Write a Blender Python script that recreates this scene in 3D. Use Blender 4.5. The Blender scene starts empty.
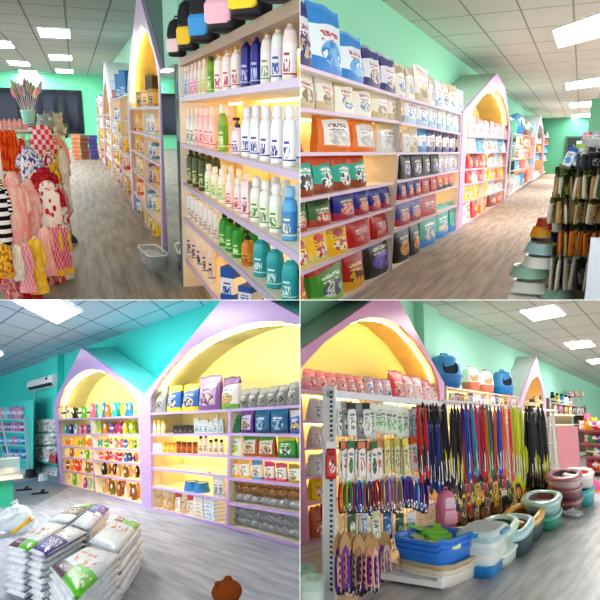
import bpy, bmesh, math, random
from mathutils import Vector, Matrix
random.seed(7)
PI = math.pi
SC = bpy.context.scene
COL = SC.collection
FPX = 600.0                       # focal length in pixels of the 600 px frame
EYE = Vector((0.0, 0.0, 3.0))

# ------------------------------------------------------------------ colour / materials
def lin(h):
    if isinstance(h, (tuple, list)):
        return (h[0], h[1], h[2], 1)
    h = h.lstrip('#'); o = []
    for i in (0, 2, 4):
        c = int(h[i:i+2], 16) / 255
        o.append(c / 12.92 if c <= .04045 else ((c + .055) / 1.055) ** 2.4)
    return (*o, 1)

MATS = {}
class NT:
    """small wrapper to write node graphs"""
    def __init__(s, name, rough=.5, metal=0, spec=.5):
        s.m = bpy.data.materials.new(name); s.m.use_nodes = True
        s.t = s.m.node_tree; s.t.nodes.clear()
        s.out = s.n('ShaderNodeOutputMaterial'); s.b = s.n('ShaderNodeBsdfPrincipled')
        s.b.inputs['Roughness'].default_value = rough; s.b.inputs['Metallic'].default_value = metal
        s.b.inputs['Specular IOR Level'].default_value = spec
        s.l(s.b.outputs[0], s.out.inputs[0])
    def n(s, t, **k):
        x = s.t.nodes.new(t)
        for a, v in k.items(): setattr(x, a, v)
        return x
    def l(s, a, b): s.t.links.new(a, b)
    def put(s, inp, v):
        if hasattr(v, 'is_output'): s.l(v, inp)
        elif isinstance(v, (int, float)): inp.default_value = v
        else: inp.default_value = lin(v) if isinstance(v, str) else v
    def op(s, o, a, b=0.0):
        x = s.n('ShaderNodeMath', operation=o); s.put(x.inputs[0], a); s.put(x.inputs[1], b); return x.outputs[0]
    def mix(s, f, a, b):
        x = s.n('ShaderNodeMix', data_type='RGBA'); s.put(x.inputs[0], f); s.put(x.inputs[6], a); s.put(x.inputs[7], b); return x.outputs[2]
    def uv(s, kind='UV'):
        c = s.n('ShaderNodeTexCoord'); x = s.n('ShaderNodeSeparateXYZ'); s.l(c.outputs[kind], x.inputs[0]); return x.outputs[0], x.outputs[1], x.outputs[2], c.outputs[kind]
    def band(s, v, a, b): return s.op('MULTIPLY', s.op('GREATER_THAN', v, a), s.op('LESS_THAN', v, b))
    def rect(s, u, v, a, b, c, d): return s.op('MULTIPLY', s.band(u, a, b), s.band(v, c, d))
    def ell(s, u, v, uc, vc, ru, rv):
        x = s.op('DIVIDE', s.op('SUBTRACT', u, uc), ru); y = s.op('DIVIDE', s.op('SUBTRACT', v, vc), rv)
        return s.op('LESS_THAN', s.op('ADD', s.op('MULTIPLY', x, x), s.op('MULTIPLY', y, y)), 1.0)
    def noise(s, vec, scale, rnd=True, detail=2.0):
        x = s.n('ShaderNodeTexNoise'); x.inputs['Scale'].default_value = scale; x.inputs['Detail'].default_value = detail
        if rnd:
            oi = s.n('ShaderNodeObjectInfo'); vm = s.n('ShaderNodeVectorMath', operation='MULTIPLY_ADD')
            cb = s.n('ShaderNodeCombineXYZ'); s.l(oi.outputs['Random'], cb.inputs[0]); s.l(oi.outputs['Random'], cb.inputs[1])
            s.l(cb.outputs[0], vm.inputs[0]); vm.inputs[1].default_value = (37, 91, 13); s.l(vec, vm.inputs[2]); vec = vm.outputs[0]
        s.l(vec, x.inputs['Vector']); return x.outputs['Fac']
    def color(s, c): s.put(s.b.inputs['Base Color'], c); return s.m

def mat(c, rough=.5, metal=0, spec=.5, emit=0, alpha=1.0):
    k = ('p', c, rough, metal, spec, emit, alpha)
    if k not in MATS:
        g = NT('paint_' + str(c).strip('#'), rough, metal, spec); g.color(c)
        if emit:
            g.b.inputs['Emission Color'].default_value = lin(c); g.b.inputs['Emission Strength'].default_value = emit
        if alpha < 1: g.b.inputs['Alpha'].default_value = alpha
        MATS[k] = g.m
    return MATS[k]

def pouch_mat(base, top=None, patch=None, pic=None, bottom=None, text='#30303a', blob=None, rough=.38):
    """printed bag front in UV: base colour, top and bottom bands, a pale panel, a two-colour picture and lines of small print"""
    k = ('pouch', base, top, patch, tuple(pic or ()), bottom, text, blob, rough)
    if k in MATS: return MATS[k]
    g = NT('printed_bag', rough); u, v, _, vec = g.uv()
    c = lin(base)
    if bottom: c = g.mix(g.op('LESS_THAN', g.op('ADD', v, g.op('MULTIPLY', u, .12)), .27), c, bottom)
    if patch: c = g.mix(g.rect(u, v, .1, .9, .16, .8), c, patch)
    if top: c = g.mix(g.op('GREATER_THAN', g.op('ADD', v, g.op('MULTIPLY', u, -.1)), .72), c, top)
    if blob: c = g.mix(g.ell(u, v, .5, .74, .26, .1), c, blob)
    if text:
        w = g.op('GREATER_THAN', g.noise(vec, 16), .47)
        c = g.mix(g.op('MULTIPLY', g.rect(u, v, .22, .78, .58, .66), w), c, text)
        c = g.mix(g.op('MULTIPLY', g.rect(u, v, .22, .66, .5, .54), w), c, text)
    if pic:
        f = g.noise(vec, 5.5, detail=3)
        c2 = g.mix(g.op('GREATER_THAN', f, .5), pic[0], pic[1])
        c = g.mix(g.op('MULTIPLY', g.ell(u, v, .52, .33, .33, .19), g.op('GREATER_THAN', f, .38)), c, c2)
    g.l(c, g.b.inputs['Base Color']) if not isinstance(c, tuple) else g.color(c)
    bm_ = g.n('ShaderNodeBump'); bm_.inputs['Strength'].default_value = .25; g.l(g.noise(vec, 7), bm_.inputs['Height']); g.l(bm_.outputs[0], g.b.inputs['Normal'])
    MATS[k] = g.m; return g.m

def label_mat(base, label='#ffffff', accent='#3050a0', z0=.15, z1=.68, rough=.3, trans=0):
    """bottle or box: base colour with a label band carrying accent print (generated coordinates of the part)"""
    k = ('label', base, label, accent, z0, z1, rough, trans)
    if k in MATS: return MATS[k]
    g = NT('labelled_plastic', rough); x, y, z, vec = g.uv('Generated')
    c = g.mix(g.band(z, z0, z1), base, label)
    f = g.op('GREATER_THAN', g.noise(vec, 8), .47)
    mid = (z0 + z1) / 2
    c = g.mix(g.op('MULTIPLY', g.rect(x, z, .2, .8, z0 + .05, mid), f), c, accent)
    c = g.mix(g.rect(x, z, .25, .75, mid + .06, mid + .11), c, accent)
    c = g.mix(g.band(z, z0, z0 + .03), c, accent)
    g.l(c, g.b.inputs['Base Color'])
    MATS[k] = g.m; return g.m

def cloth_mat(a, b=None, kind='plain', scale=8, rough=.9):
    k = ('cloth', a, b, kind, scale, rough)
    if k in MATS: return MATS[k]
    g = NT('cloth', rough, spec=.2); x, y, z, vec = g.uv('Generated'); c = lin(a)
    if kind == 'stripe': c = g.mix(g.op('GREATER_THAN', g.op('SINE', g.op('MULTIPLY', z, scale * 6.283)), 0), a, b)
    elif kind == 'check': c = g.mix(g.op('GREATER_THAN', g.op('MULTIPLY', g.op('SINE', g.op('MULTIPLY', z, scale * 6.283)), g.op('SINE', g.op('MULTIPLY', x, scale * 6.283))), 0), a, b)
    elif kind == 'dots':
        vo = g.n('ShaderNodeTexVoronoi'); vo.inputs['Scale'].default_value = scale; g.l(vec, vo.inputs['Vector'])
        c = g.mix(g.op('LESS_THAN', vo.outputs['Distance'], .32), a, b)
    elif kind == 'print': c = g.mix(g.op('GREATER_THAN', g.noise(vec, scale), .52), a, b)
    elif kind == 'lower': c = g.mix(g.op('LESS_THAN', z, .35), a, b)
    bp = g.n('ShaderNodeBump'); bp.inputs['Strength'].default_value = .5; g.l(g.noise(vec, 6), bp.inputs['Height']); g.l(bp.outputs[0], g.b.inputs['Normal'])
    if isinstance(c, tuple): g.color(c)
    else: g.l(c, g.b.inputs['Base Color'])
    MATS[k] = g.m; return g.m

def plank_mat(c1, c2, c3, w=.18, ln=1.6, rough=.5):
    g = NT('wood_plank_floor', rough, spec=.22); c = g.n('ShaderNodeTexCoord')
    mp = g.n('ShaderNodeMapping'); mp.inputs['Rotation'].default_value = (0, 0, PI/2); g.l(c.outputs['Object'], mp.inputs[0])
    br = g.n('ShaderNodeTexBrick'); g.l(mp.outputs[0], br.inputs[0])
    for i, v in ((1, lin(c1)), (2, lin(c2)), (3, lin(c3))): br.inputs[i].default_value = v
    br.inputs['Scale'].default_value = 1; br.inputs['Mortar Size'].default_value = .004; br.inputs['Bias'].default_value = 0
    br.inputs['Brick Width'].default_value = ln; br.inputs['Row Height'].default_value = w
    mp2 = g.n('ShaderNodeMapping'); mp2.inputs['Scale'].default_value = (9, .8, 1); g.l(c.outputs['Object'], mp2.inputs[0])
    f = g.noise(mp2.outputs[0], 1.6, rnd=False, detail=6)
    cr = g.n('ShaderNodeValToRGB'); cr.color_ramp.elements[0].position = .36; cr.color_ramp.elements[1].position = .62
    cr.color_ramp.elements[0].color = lin(c3); cr.color_ramp.elements[1].color = lin(c1); g.l(f, cr.inputs[0])
    g.l(g.mix(.62, br.outputs['Color'], cr.outputs[0]), g.b.inputs['Base Color'])
    return g.m

def tile_ceiling_mat(c, line, tw, tl, skew=0.0, ox=0, oy=0, lw=.018):
    g = NT('ceiling_tile', .8, spec=.2); x, y, z, vec = g.uv('Object')
    v = g.op('SUBTRACT', y, g.op('MULTIPLY', x, skew))
    fx = g.op('FRACT', g.op('DIVIDE', g.op('ADD', x, ox + 60 * tw), tw)); fy = g.op('FRACT', g.op('DIVIDE', g.op('ADD', v, oy + 60 * tl), tl))
    m = g.op('MAXIMUM', g.op('LESS_THAN', fx, lw * 2 / tw), g.op('LESS_THAN', fy, lw * 3 / tl))
    c0 = g.mix(g.noise(vec, 30, rnd=False), c, lin(c))
    g.l(g.mix(m, c, line), g.b.inputs['Base Color']); return g.m

# ------------------------------------------------------------------ mesh helpers
class MB:
    def __init__(s): s.v = []; s.f = []; s.mi = []; s.uv = {}; s.mats = []
    def mi_(s, m):
        if m not in s.mats: s.mats.append(m)
        return s.mats.index(m)
    def face(s, pts, m, uv=None):
        b = len(s.v); s.v += [tuple(p) for p in pts]; s.f.append(tuple(range(b, b + len(pts)))); s.mi.append(s.mi_(m))
        if uv: s.uv[len(s.f) - 1] = uv
    def hexa(s, p, m, mf=None):
        """8 points: bottom ring 0-3, top ring 4-7; mf gives other materials for named faces: bottom top front right back left"""
        mf = mf or {}
        b = len(s.v); s.v += [tuple(q) for q in p]
        for nm, q in (('bottom', (3, 2, 1, 0)), ('top', (4, 5, 6, 7)), ('front', (0, 1, 5, 4)), ('right', (1, 2, 6, 5)), ('back', (2, 3, 7, 6)), ('left', (3, 0, 4, 7))):
            s.f.append(tuple(b + i for i in q)); s.mi.append(s.mi_(mf.get(nm, m)))
    def box(s, x0, x1, y0, y1, z0, z1, m, mf=None):
        s.hexa([(x0, y0, z0), (x1, y0, z0), (x1, y1, z0), (x0, y1, z0), (x0, y0, z1), (x1, y0, z1), (x1, y1, z1), (x0, y1, z1)], m, mf)
    def rings(s, rs, m, cap0=True, cap1=True):
        """loft between rings of equal point count"""
        b = len(s.v); n = len(rs[0]); k = s.mi_(m)
        for r in rs: s.v += [tuple(p) for p in r]
        for i in range(len(rs) - 1):
            for j in range(n):
                j2 = (j + 1) % n
                s.f.append((b + i*n + j, b + i*n + j2, b + (i+1)*n + j2, b + (i+1)*n + j)); s.mi.append(k)
        if cap0: s.f.append(tuple(b + j for j in reversed(range(n)))); s.mi.append(k)
        if cap1: s.f.append(tuple(b + (len(rs)-1)*n + j for j in range(n))); s.mi.append(k)
    def loft(s, secs, m, n=16, e=2.0, cap0=True, cap1=True, c=(0, 0)):
        """secs: (z, rx, ry[, cx, cy]) superellipse sections of exponent e"""
        rs = []
        for q in secs:
            z, rx, ry = q[:3]; cx, cy = (q[3], q[4]) if len(q) > 3 else (0, 0); r = []
            for j in range(n):
                a = 2 * PI * (j + .5) / n; ca, sa = math.cos(a), math.sin(a)
                r.append((c[0] + cx + rx * math.copysign(abs(ca) ** (2/e), ca), c[1] + cy + ry * math.copysign(abs(sa) ** (2/e), sa), z))
            rs.append(r)
        s.rings(rs, m, cap0, cap1)
    def tube(s, pts, r, m, n=8, flat=1.0):
        pts = [Vector(p) for p in pts]; rs = []
        for i, p in enumerate(pts):
            d = (pts[min(i+1, len(pts)-1)] - pts[max(i-1, 0)]).normalized()
            a = d.cross(Vector((0, 0, 1)));
            if a.length < .05: a = d.cross(Vector((0, 1, 0)))
            a.normalize(); b = d.cross(a)
            rr = r[i] if isinstance(r, (list, tuple)) else r
            rs.append([p + a * rr * math.cos(2*PI*j/n) + b * rr * flat * math.sin(2*PI*j/n) for j in range(n)])
        s.rings(rs, m)
    def strap(s, pts, w, t, m, side=(0, 1, 0)):
        """flat ribbon along pts, w wide along side, t thick"""
        pts = [Vector(p) for p in pts]; sd = Vector(side).normalized(); rs = []
        for i, p in enumerate(pts):
            d = (pts[min(i+1, len(pts)-1)] - pts[max(i-1, 0)]).normalized(); nn = d.cross(sd).normalized()
            rs.append([p + sd*w/2 + nn*t/2, p - sd*w/2 + nn*t/2, p - sd*w/2 - nn*t/2, p + sd*w/2 - nn*t/2])
        s.rings(rs, m)
    def ball(s, c, r, m, n=12, k=8):
        rx, ry, rz = r if isinstance(r, (tuple, list)) else (r, r, r); rs = []
        for i in range(k + 1):
            a = -PI/2 + PI * i / k; a = max(-PI/2 + .05, min(PI/2 - .05, a))
            rs.append([(c[0] + rx*math.cos(a)*math.cos(2*PI*j/n), c[1] + ry*math.cos(a)*math.sin(2*PI*j/n), c[2] + rz*math.sin(a)) for j in range(n)])
        s.rings(rs, m)
    def poly(s, pts, m, thick, m_side=None, m_back=None):
        """flat polygon (list of 3-D points) given thickness along vector thick"""
        n = len(pts); t = Vector(thick); b = len(s.v)
        s.v += [tuple(p) for p in pts] + [tuple(Vector(p) + t) for p in pts]
        s.f.append(tuple(range(b, b + n))); s.mi.append(s.mi_(m))
        s.f.append(tuple(b + n + i for i in reversed(range(n)))); s.mi.append(s.mi_(m_back or m))
        for i in range(n):
            j = (i + 1) % n; s.f.append((b + j, b + i, b + n + i, b + n + j)); s.mi.append(s.mi_(m_side or m))
    def mesh(s, name, smooth=False, angle=40):
        me = bpy.data.meshes.new(name); me.from_pydata(s.v, [], s.f)
        for m in s.mats: me.materials.append(m)
        me.polygons.foreach_set('material_index', s.mi)
        if not s.uv and len(s.v):
            ul = me.uv_layers.new(name='UVMap')
            for l in me.loops: c = me.vertices[l.vertex_index].co; ul.data[l.index].uv = (c.x + .5, c.z)
        if s.uv:
            ul = me.uv_layers.new(name='UVMap')
            for p in me.polygons:
                q = s.uv.get(p.index)
                if q:
                    for li, c in zip(p.loop_indices, q): ul.data[li].uv = c
        bm = bmesh.new(); bm.from_mesh(me)
        if not s.uv: bmesh.ops.remove_doubles(bm, verts=bm.verts, dist=1e-6)
        big = [f for f in bm.faces if len(f.verts) > 20]
        if big: bmesh.ops.triangulate(bm, faces=big)
        bmesh.ops.recalc_face_normals(bm, faces=bm.faces)
        bm.to_mesh(me); bm.free()
        if smooth:
            me.polygons.foreach_set('use_smooth', [True] * len(me.polygons))
            me.set_sharp_from_angle(angle=math.radians(angle))
        me.update(); return me

# ------------------------------------------------------------------ rooms
def ray(u, v): return Vector(((u - 300) / FPX, 1.0, (300 - v) / FPX))
class Room:
    """one shop interior: its own rigid frame (x right, y along its aisle, z up, floor at 0)"""
    def __init__(s, name, vp, h, p0, lean, cell):
        s.name = name; s.h = h; s.cell = cell
        ey = ray(*vp).normalized(); a = ray(*p0); b = ray(p0[0] + lean * 100, p0[1] + 100)
        up = a.cross(b).cross(ey); up = -up if up.z < 0 else up; up.normalize(); ex = ey.cross(up)
        s.R = Matrix((ex, ey, up)).transposed(); s.Rt = s.R.transposed()
        s.M = Matrix.Translation(EYE) @ s.R.to_4x4() @ Matrix.Translation((0, 0, -h))
        s.objs = []
    def hit(s, u, v, ax, val):
        d = s.Rt @ ray(u, v); o = Vector((0, 0, s.h)); t = (val - o[ax]) / d[ax]; return o + d * t
    def floor(s, u, v, z=0.0): return s.hit(u, v, 2, z)
    def px(s, p):
        c = s.R @ (Vector(p) - Vector((0, 0, s.h))); return c.y / FPX          # metres per pixel at p
    def y_at(s, u, x, z):
        """depth at which the point (x, y, z) stands in line with image column u"""
        k = (u - 300) / FPX; r = s.R; dz = z - s.h
        return -((r[0][0] - k * r[1][0]) * x + (r[0][2] - k * r[1][2]) * dz) / (r[0][1] - k * r[1][1])

ALL = []
def add(name, mesh, room, parent=None, mtx=None):
    o = bpy.data.objects.new(name, mesh); COL.objects.link(o)
    if parent is not None: o.parent = parent
    if mtx is not None: o.matrix_basis = mtx
    elif parent is None: o.matrix_basis = room.M.copy()
    ALL.append((o, room)); return o
def tag(o, label, cat, group=None, kind=None):
    o['label'] = label; o['category'] = cat
    n = len(label.replace(',', '').split())
    if n < 4 or n > 16: print('LABEL WORDS', n, label)
    if group: o['group'] = group
    if kind: o['kind'] = kind
    return o
def struct(name, mesh, room, label=None):
    o = add(name, mesh, room); o['kind'] = 'structure'
    return o
def place(loc, rot=0, sc=(1, 1, 1), tilt=0, roll=0):
    return Matrix.Translation(loc) @ Matrix.Rotation(rot, 4, 'Z') @ Matrix.Rotation(tilt, 4, 'X') @ Matrix.Rotation(roll, 4, 'Y') @ Matrix.Diagonal((*sc, 1))
def spawn(spec, room, loc, rot=0, sc=(1, 1, 1), label='', cat='', group=None, tilt=0, roll=0):
    """spec = (name, mesh, [(part, mesh, [(sub, mesh)])]): a thing with copies of its parts and sub-parts"""
    nm, me, kids = spec
    r = add(nm, me, room, mtx=room.M @ place(loc, rot, sc, tilt, roll)); tag(r, label, cat, group)
    for k in kids:
        c = add(k[0], k[1], room, parent=r)
        for g in (k[2] if len(k) > 2 else ()): add(g[0], g[1], room, parent=c)
    return r
ORD = 'first second third fourth fifth sixth seventh eighth ninth tenth eleventh twelfth thirteenth fourteenth fifteenth sixteenth seventeenth eighteenth nineteenth twentieth'.split()
ORD += ['twenty-' + w for w in ORD[:9]] + ['thirtieth'] + ['thirty-' + w for w in ORD[:9]]
def nth(desc, i, n, where):
    if n == 1: return f'{desc} {where}'
    return f'{desc}, {ORD[i]} from left {where}'

# ------------------------------------------------------------------ shelving
WARM = '#ffd9a0'
class Shelf:
    def __init__(s, room, X, sg, a, b, depth): s.room, s.X, s.sg, s.a, s.b, s.depth = room, X, sg, a, b, depth
    def z(s, y):
        t = (y - s.a.y) / (s.b.y - s.a.y); return s.a.z + t * (s.b.z - s.a.z)
def board(room, root, off, X, sg, a, b, depth, mt, mb, t=.03, led=0, ledm=None):
    """one shelf board with its front edge and the strip light under it"""
    D = sg * depth; m = MB(); e = sg * .012
    m.hexa([(X+e, a.y, a.z-t), (X+D, a.y, a.z-t), (X+D, b.y, b.z-t), (X+e, b.y, b.z-t), (X+e, a.y, a.z), (X+D, a.y, a.z), (X+D, b.y, b.z), (X+e, b.y, b.z)], mb)
    sh = add('shelf', m.mesh('shelf'), room, parent=root, mtx=off); m = MB()
    m.hexa([(X, a.y, a.z-t), (X+e, a.y, a.z-t), (X+e, b.y, b.z-t), (X, b.y, b.z-t), (X, a.y, a.z), (X+e, a.y, a.z), (X+e, b.y, b.z), (X, b.y, b.z)], mt)
    add('shelf_edge', m.mesh('shelf_edge'), room, parent=sh)
    if led:
        m = MB(); q = X + D * .9; q2 = X + D * .84; ins = (b.y - a.y) * .04
        m.hexa([(q, a.y+ins, a.z-t-.012), (q2, a.y+ins, a.z-t-.012), (q2, b.y-ins, b.z-t-.012), (q, b.y-ins, b.z-t-.012), (q, a.y+ins, a.z-t), (q2, a.y+ins, a.z-t), (q2, b.y-ins, b.z-t), (q, b.y-ins, b.z-t)], ledm or mat(WARM, emit=led))
        add('light_strip', m.mesh('light_strip'), room, parent=sh)
    return Shelf(room, X, sg, a, b, depth)
def shelving(room, X, sg, name, label, cat, ups, rows, depth, mt, mb, mback, t=.03, led=0, ledm=None, w=.05, group=None, zb=None, mfront=None):
    """a wall unit standing on plane x=X and going back along sg*x: uprights ups [(top px, bottom px)], shelves rows [(left px, right px)]"""
    root = bpy.data.objects.new(name, None); COL.objects.link(root)
    H = lambda p: room.hit(p[0], p[1], 0, X)
    us = [(H(a), H(b)) for a, b in ups]
    base = us[0][1]; root.matrix_basis = room.M @ Matrix.Translation((X, base.y, 0)); off = Matrix.Translation((-X, -base.y, 0))
    tag(root, label, cat, group); ALL.append((root, room))
    D = sg * depth
    for tp, bt in us:
        m = MB(); y0, y1 = bt.y, tp.y; z0 = min(bt.z, max(bt.z, 0)); h = w / 2
        z0 = max(0, bt.z)
        m.hexa([(X, y0-h, z0), (X+D, y0-h, z0), (X+D, y0+h, z0), (X, y0+h, z0), (X, y1-h, tp.z), (X+D, y1-h, tp.z), (X+D, y1+h, tp.z), (X, y1+h, tp.z)], mb, {'left': mt, 'right': mb} if True else None)
        me = m.mesh('side_panel')
        add('side_panel', me, room, parent=root, mtx=off)
    ya, yb = us[0][1].y, us[-1][1].y; zt = max(u[0].z for u in us)
    m = MB(); xb = X + D; lo, hi = min(ya, yb), max(ya, yb)
    m.box(min(xb, xb+sg*.02), max(xb, xb+sg*.02), lo, hi, 0, zb if zb else zt, mback)
    add('back_panel', m.mesh('back_panel'), room, parent=root, mtx=off)
    out = [board(room, root, off, X, sg, H(a), H(b), depth, mt, mb, t, led, ledm) for a, b in rows]
    return root, out, off

def fill(sh, u0, u1, n, hpx, spec, desc, where, cat, group, inset=.03, w=None, d=None, wpx=None, dpx=None, tilt=0, jit=.04, zoff=0, i0=0, ntot=None, rank=0, gap=.94, yaw=0):
    """n copies of spec side by side on shelf sh between image columns u0 and u1, hpx pixels tall in the middle"""
    room, X, sg = sh.room, sh.X, sh.sg
    rot = -PI/2 if sg > 0 else PI/2
    zm = sh.z((sh.a.y + sh.b.y) / 2)
    dd = d if d else .12
    x = X + sg * (inset + dd * .5)
    xf = x
    y0 = room.y_at(u0, xf, zm); y1 = room.y_at(u1, xf, zm)
    mid = Vector((xf, (room.y_at((u0 + u1) / 2, xf, zm)), zm)); s = room.px(mid)
    H = hpx * s; W = abs(y1 - y0) / n * gap
    if w: W = w
    specs = spec if isinstance(spec, list) else [spec]
    descs = desc if isinstance(desc, list) else [desc]
    for i in range(n):
        y = y0 + (y1 - y0) * (i + .5) / n
        p = Vector((x, y, sh.z(y) + zoff)); sp = room.px(p)
        Wi = wpx * sp if wpx else W
        Di = dpx * sp if dpx else (dd if not wpx else Wi)
        Di = min(Di, sh.depth - inset - .01)
        if wpx: p.x = X + sg * (inset + Di * .5)
        hj = H * (1 + random.uniform(-jit, jit))
        k = i % len(specs)
        yw = yaw if yaw or not wpx else sg * .7
        spawn(specs[k], room, p, rot + yw + random.uniform(-.06, .06), (Wi, Di, hj), nth(descs[i % len(descs)], i0 + i, ntot or n, where), cat, group, tilt=tilt)
    if rank:                      # further ranks of the same goods standing behind
        for r in range(1, rank + 1):
            for i in range(n):
                y = y0 + (y1 - y0) * (i + .5) / n + .01; p = Vector((x + sg * r * (dd if not wpx else .07), y, sh.z(y)))
                if abs(p.x - X) > sh.depth - .05: continue
                spawn(specs[i % len(specs)], room, p, rot, (W if not wpx else wpx * room.px(p), dd if not wpx else wpx * room.px(p), H), nth('back-rank ' + descs[i % len(descs)], i0 + i, ntot or n, where), cat, group)

# ------------------------------------------------------------------ goods: unit-sized (1 x 1 x 1), base at z=0, front towards -y
SPECS = {}
def memo(f):
    def g(*a, **k):
        key = (f.__name__, tuple(x if not isinstance(x, bpy.types.ID) else x.name for x in a), tuple(sorted(k.items(), key=lambda t: t[0])) if not any(isinstance(v, bpy.types.ID) for v in k.values()) else tuple((q, v.name if isinstance(v, bpy.types.ID) else v) for q, v in sorted(k.items())))
        if key not in SPECS: SPECS[key] = f(*a, **k)
        return SPECS[key]
    return g

@memo
def pouch(m, seal=None, name='food_bag', slump=.0, seed=0):
    """stand-up bag: fat gusseted foot, crimped flat top"""
    b = MB(); nx, nz = 8, 9; rnd = random.Random(seed)
    def thick(u, v):
        e = max(0, 1 - abs(2*u - 1) ** 3)
        return (.5 * (1 - v ** 2.2) * (.35 + .65 * e) + .012) * (.86 + .14 * min(1, v * 6))
    def wid(v): return .5 * (1 - .06 * math.sin(PI * min(1, v * 1.05)) + .0 * v)
    g = {}
    for side in (-1, 1):
        for i in range(nx + 1):
            for j in range(nz + 1):
                u, v = i / nx, j / nz
                g[side, i, j] = ((2*u - 1) * wid(v), side * thick(u, v) + (rnd.uniform(-.02, .02) if 0 < j < nz else 0) - slump * v * v, v * .94 * (1 - .02 * math.sin(u * 9 + seed) * v))
    for side in (-1, 1):
        for i in range(nx):
            for j in range(nz):
                q = [(i, j), (i+1, j), (i+1, j+1), (i, j+1)]
                uvq = [(a / nx, c / nz) for a, c in q]
                b.face([g[side, a, c] for a, c in q], m, uvq)
    for j in range(nz):
        for i, uu in ((0, 0), (nx, 1)):
            b.face([g[-1, i, j], g[1, i, j], g[1, i, j+1], g[-1, i, j+1]], m, [(uu, j/nz), (uu, j/nz), (uu, (j+1)/nz), (uu, (j+1)/nz)])
    for i in range(nx):
        b.face([g[-1, i, 0], g[-1, i+1, 0], g[1, i+1, 0], g[1, i, 0]], m, [(0, 0)] * 4)
    me = b.mesh('bag_body', True, 70)
    s = MB(); top = [g[-1, i, nz] for i in range(nx + 1)]
    for i in range(nx):
        p, q = top[i], top[i+1]
        s.hexa([(p[0], p[1]-.012, p[2]-.06), (q[0], q[1]-.012, q[2]-.06), (q[0], q[1]+.03, q[2]-.06), (p[0], p[1]+.03, p[2]-.06), (p[0], p[1], p[2]+.05), (q[0], q[1], q[2]+.05), (q[0], q[1]+.02, q[2]+.05), (p[0], p[1]+.02, p[2]+.05)], seal or m)
    return (name, me, [('top_seal', s.mesh('top_seal'))])

@memo
def bottle(m, cap, style='cap', name='shampoo_bottle', e=2.6, neck=.2):
    b = MB()
    hb = {'cap': .8, 'pump': .74, 'flip': .84, 'wood': .82, 'spray': .72, 'tall': .78}[style]
    b.loft([(0, .42, .42), (.03, .48, .48), (hb*.7, .48, .48), (hb*.88, .4, .4), (hb*.96, neck, neck), (hb, neck, neck)], m, 14, e)
    kids = []
    c = MB()
    if style in ('cap', 'tall'): c.loft([(hb-.01, neck*1.15, neck*1.15), (.97, neck*1.1, neck*1.1), (1, neck*.85, neck*.85)], cap, 12); kids.append(('cap', c.mesh('cap', True)))
    elif style == 'wood': c.loft([(hb-.01, neck*1.3, neck*1.3), (.98, neck*1.25, neck*1.25), (1, neck, neck)], cap, 12); kids.append(('cap', c.mesh('cap', True)))
    elif style == 'flip': c.loft([(hb-.03, .36, .36), (.97, .33, .33), (1, .26, .26)], cap, 12); kids.append(('cap', c.mesh('cap', True)))
    elif style == 'pump':
        c.loft([(hb-.01, neck*1.2, neck*1.2), (hb+.08, neck*1.2, neck*1.2), (hb+.1, .06, .06), (.93, .06, .06)], cap, 10)
        d = MB(); d.box(-.14, .14, -.45, .14, .92, 1, cap); kids.append(('pump_collar', c.mesh('pump_collar', True), [('pump_head', d.mesh('pump_head'))]))
    elif style == 'spray':
        c.loft([(hb-.01, neck*1.2, neck*1.2), (hb+.1, neck, neck), (.9, neck*.8, neck*.8)], cap, 10)
        d = MB(); d.box(-.12, .12, -.48, .22, .88, 1, cap); kids.append(('spray_collar', c.mesh('spray_collar', True), [('spray_head', d.mesh('spray_head'))]))
    return (name, b.mesh('bottle_body', True), kids)

@memo
def jar(m, lid, name='jar', h=.78):
    b = MB(); b.loft([(0, .44, .44), (.04, .48, .48), (h-.06, .48, .48), (h, .4, .4)], m, 14, 2.2)
    c = MB(); c.loft([(h-.02, .46, .46), (.97, .46, .46), (1, .42, .42)], lid, 14, 2.2)
    return (name, b.mesh('jar_body', True), [('lid', c.mesh('lid', True))])

@memo
def carton(m, lidm=None, name='box'):
    b = MB(); b.loft([(0, .485, .485), (.01, .5, .5), (.96 if lidm else .99, .5, .5), (.97 if lidm else 1, .49, .49)], m, 24, 30)
    kids = []
    if lidm:
        c = MB(); c.box(-.5, .5, -.5, .5, .95, 1, lidm); kids.append(('lid_flap', c.mesh('lid_flap')))
    return (name, b.mesh('carton'), kids)

@memo
def hangpack(m, card, name='hanging_pack', slim=False):
    """flat blister pack hanging below its header card; hangs from z=1 down to z=0"""
    b = MB(); b.loft([(0, .3 if slim else .44, .3), (.08, .34 if slim else .5, .5), (.6, .34 if slim else .48, .5), (.78, .3 if slim else .44, .15)], m, 12, 4)
    c = MB(); c.box(-.5, .5, -.04, .04, .74, .96, card); c.tube([(0, .3, .93), (0, -.1, .93), (0, -.1, 1.0), (0, .3, 1.0)], .03, card, 5)
    return (name, b.mesh('pack', True), [('header_card', c.mesh('header_card'))])
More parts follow.
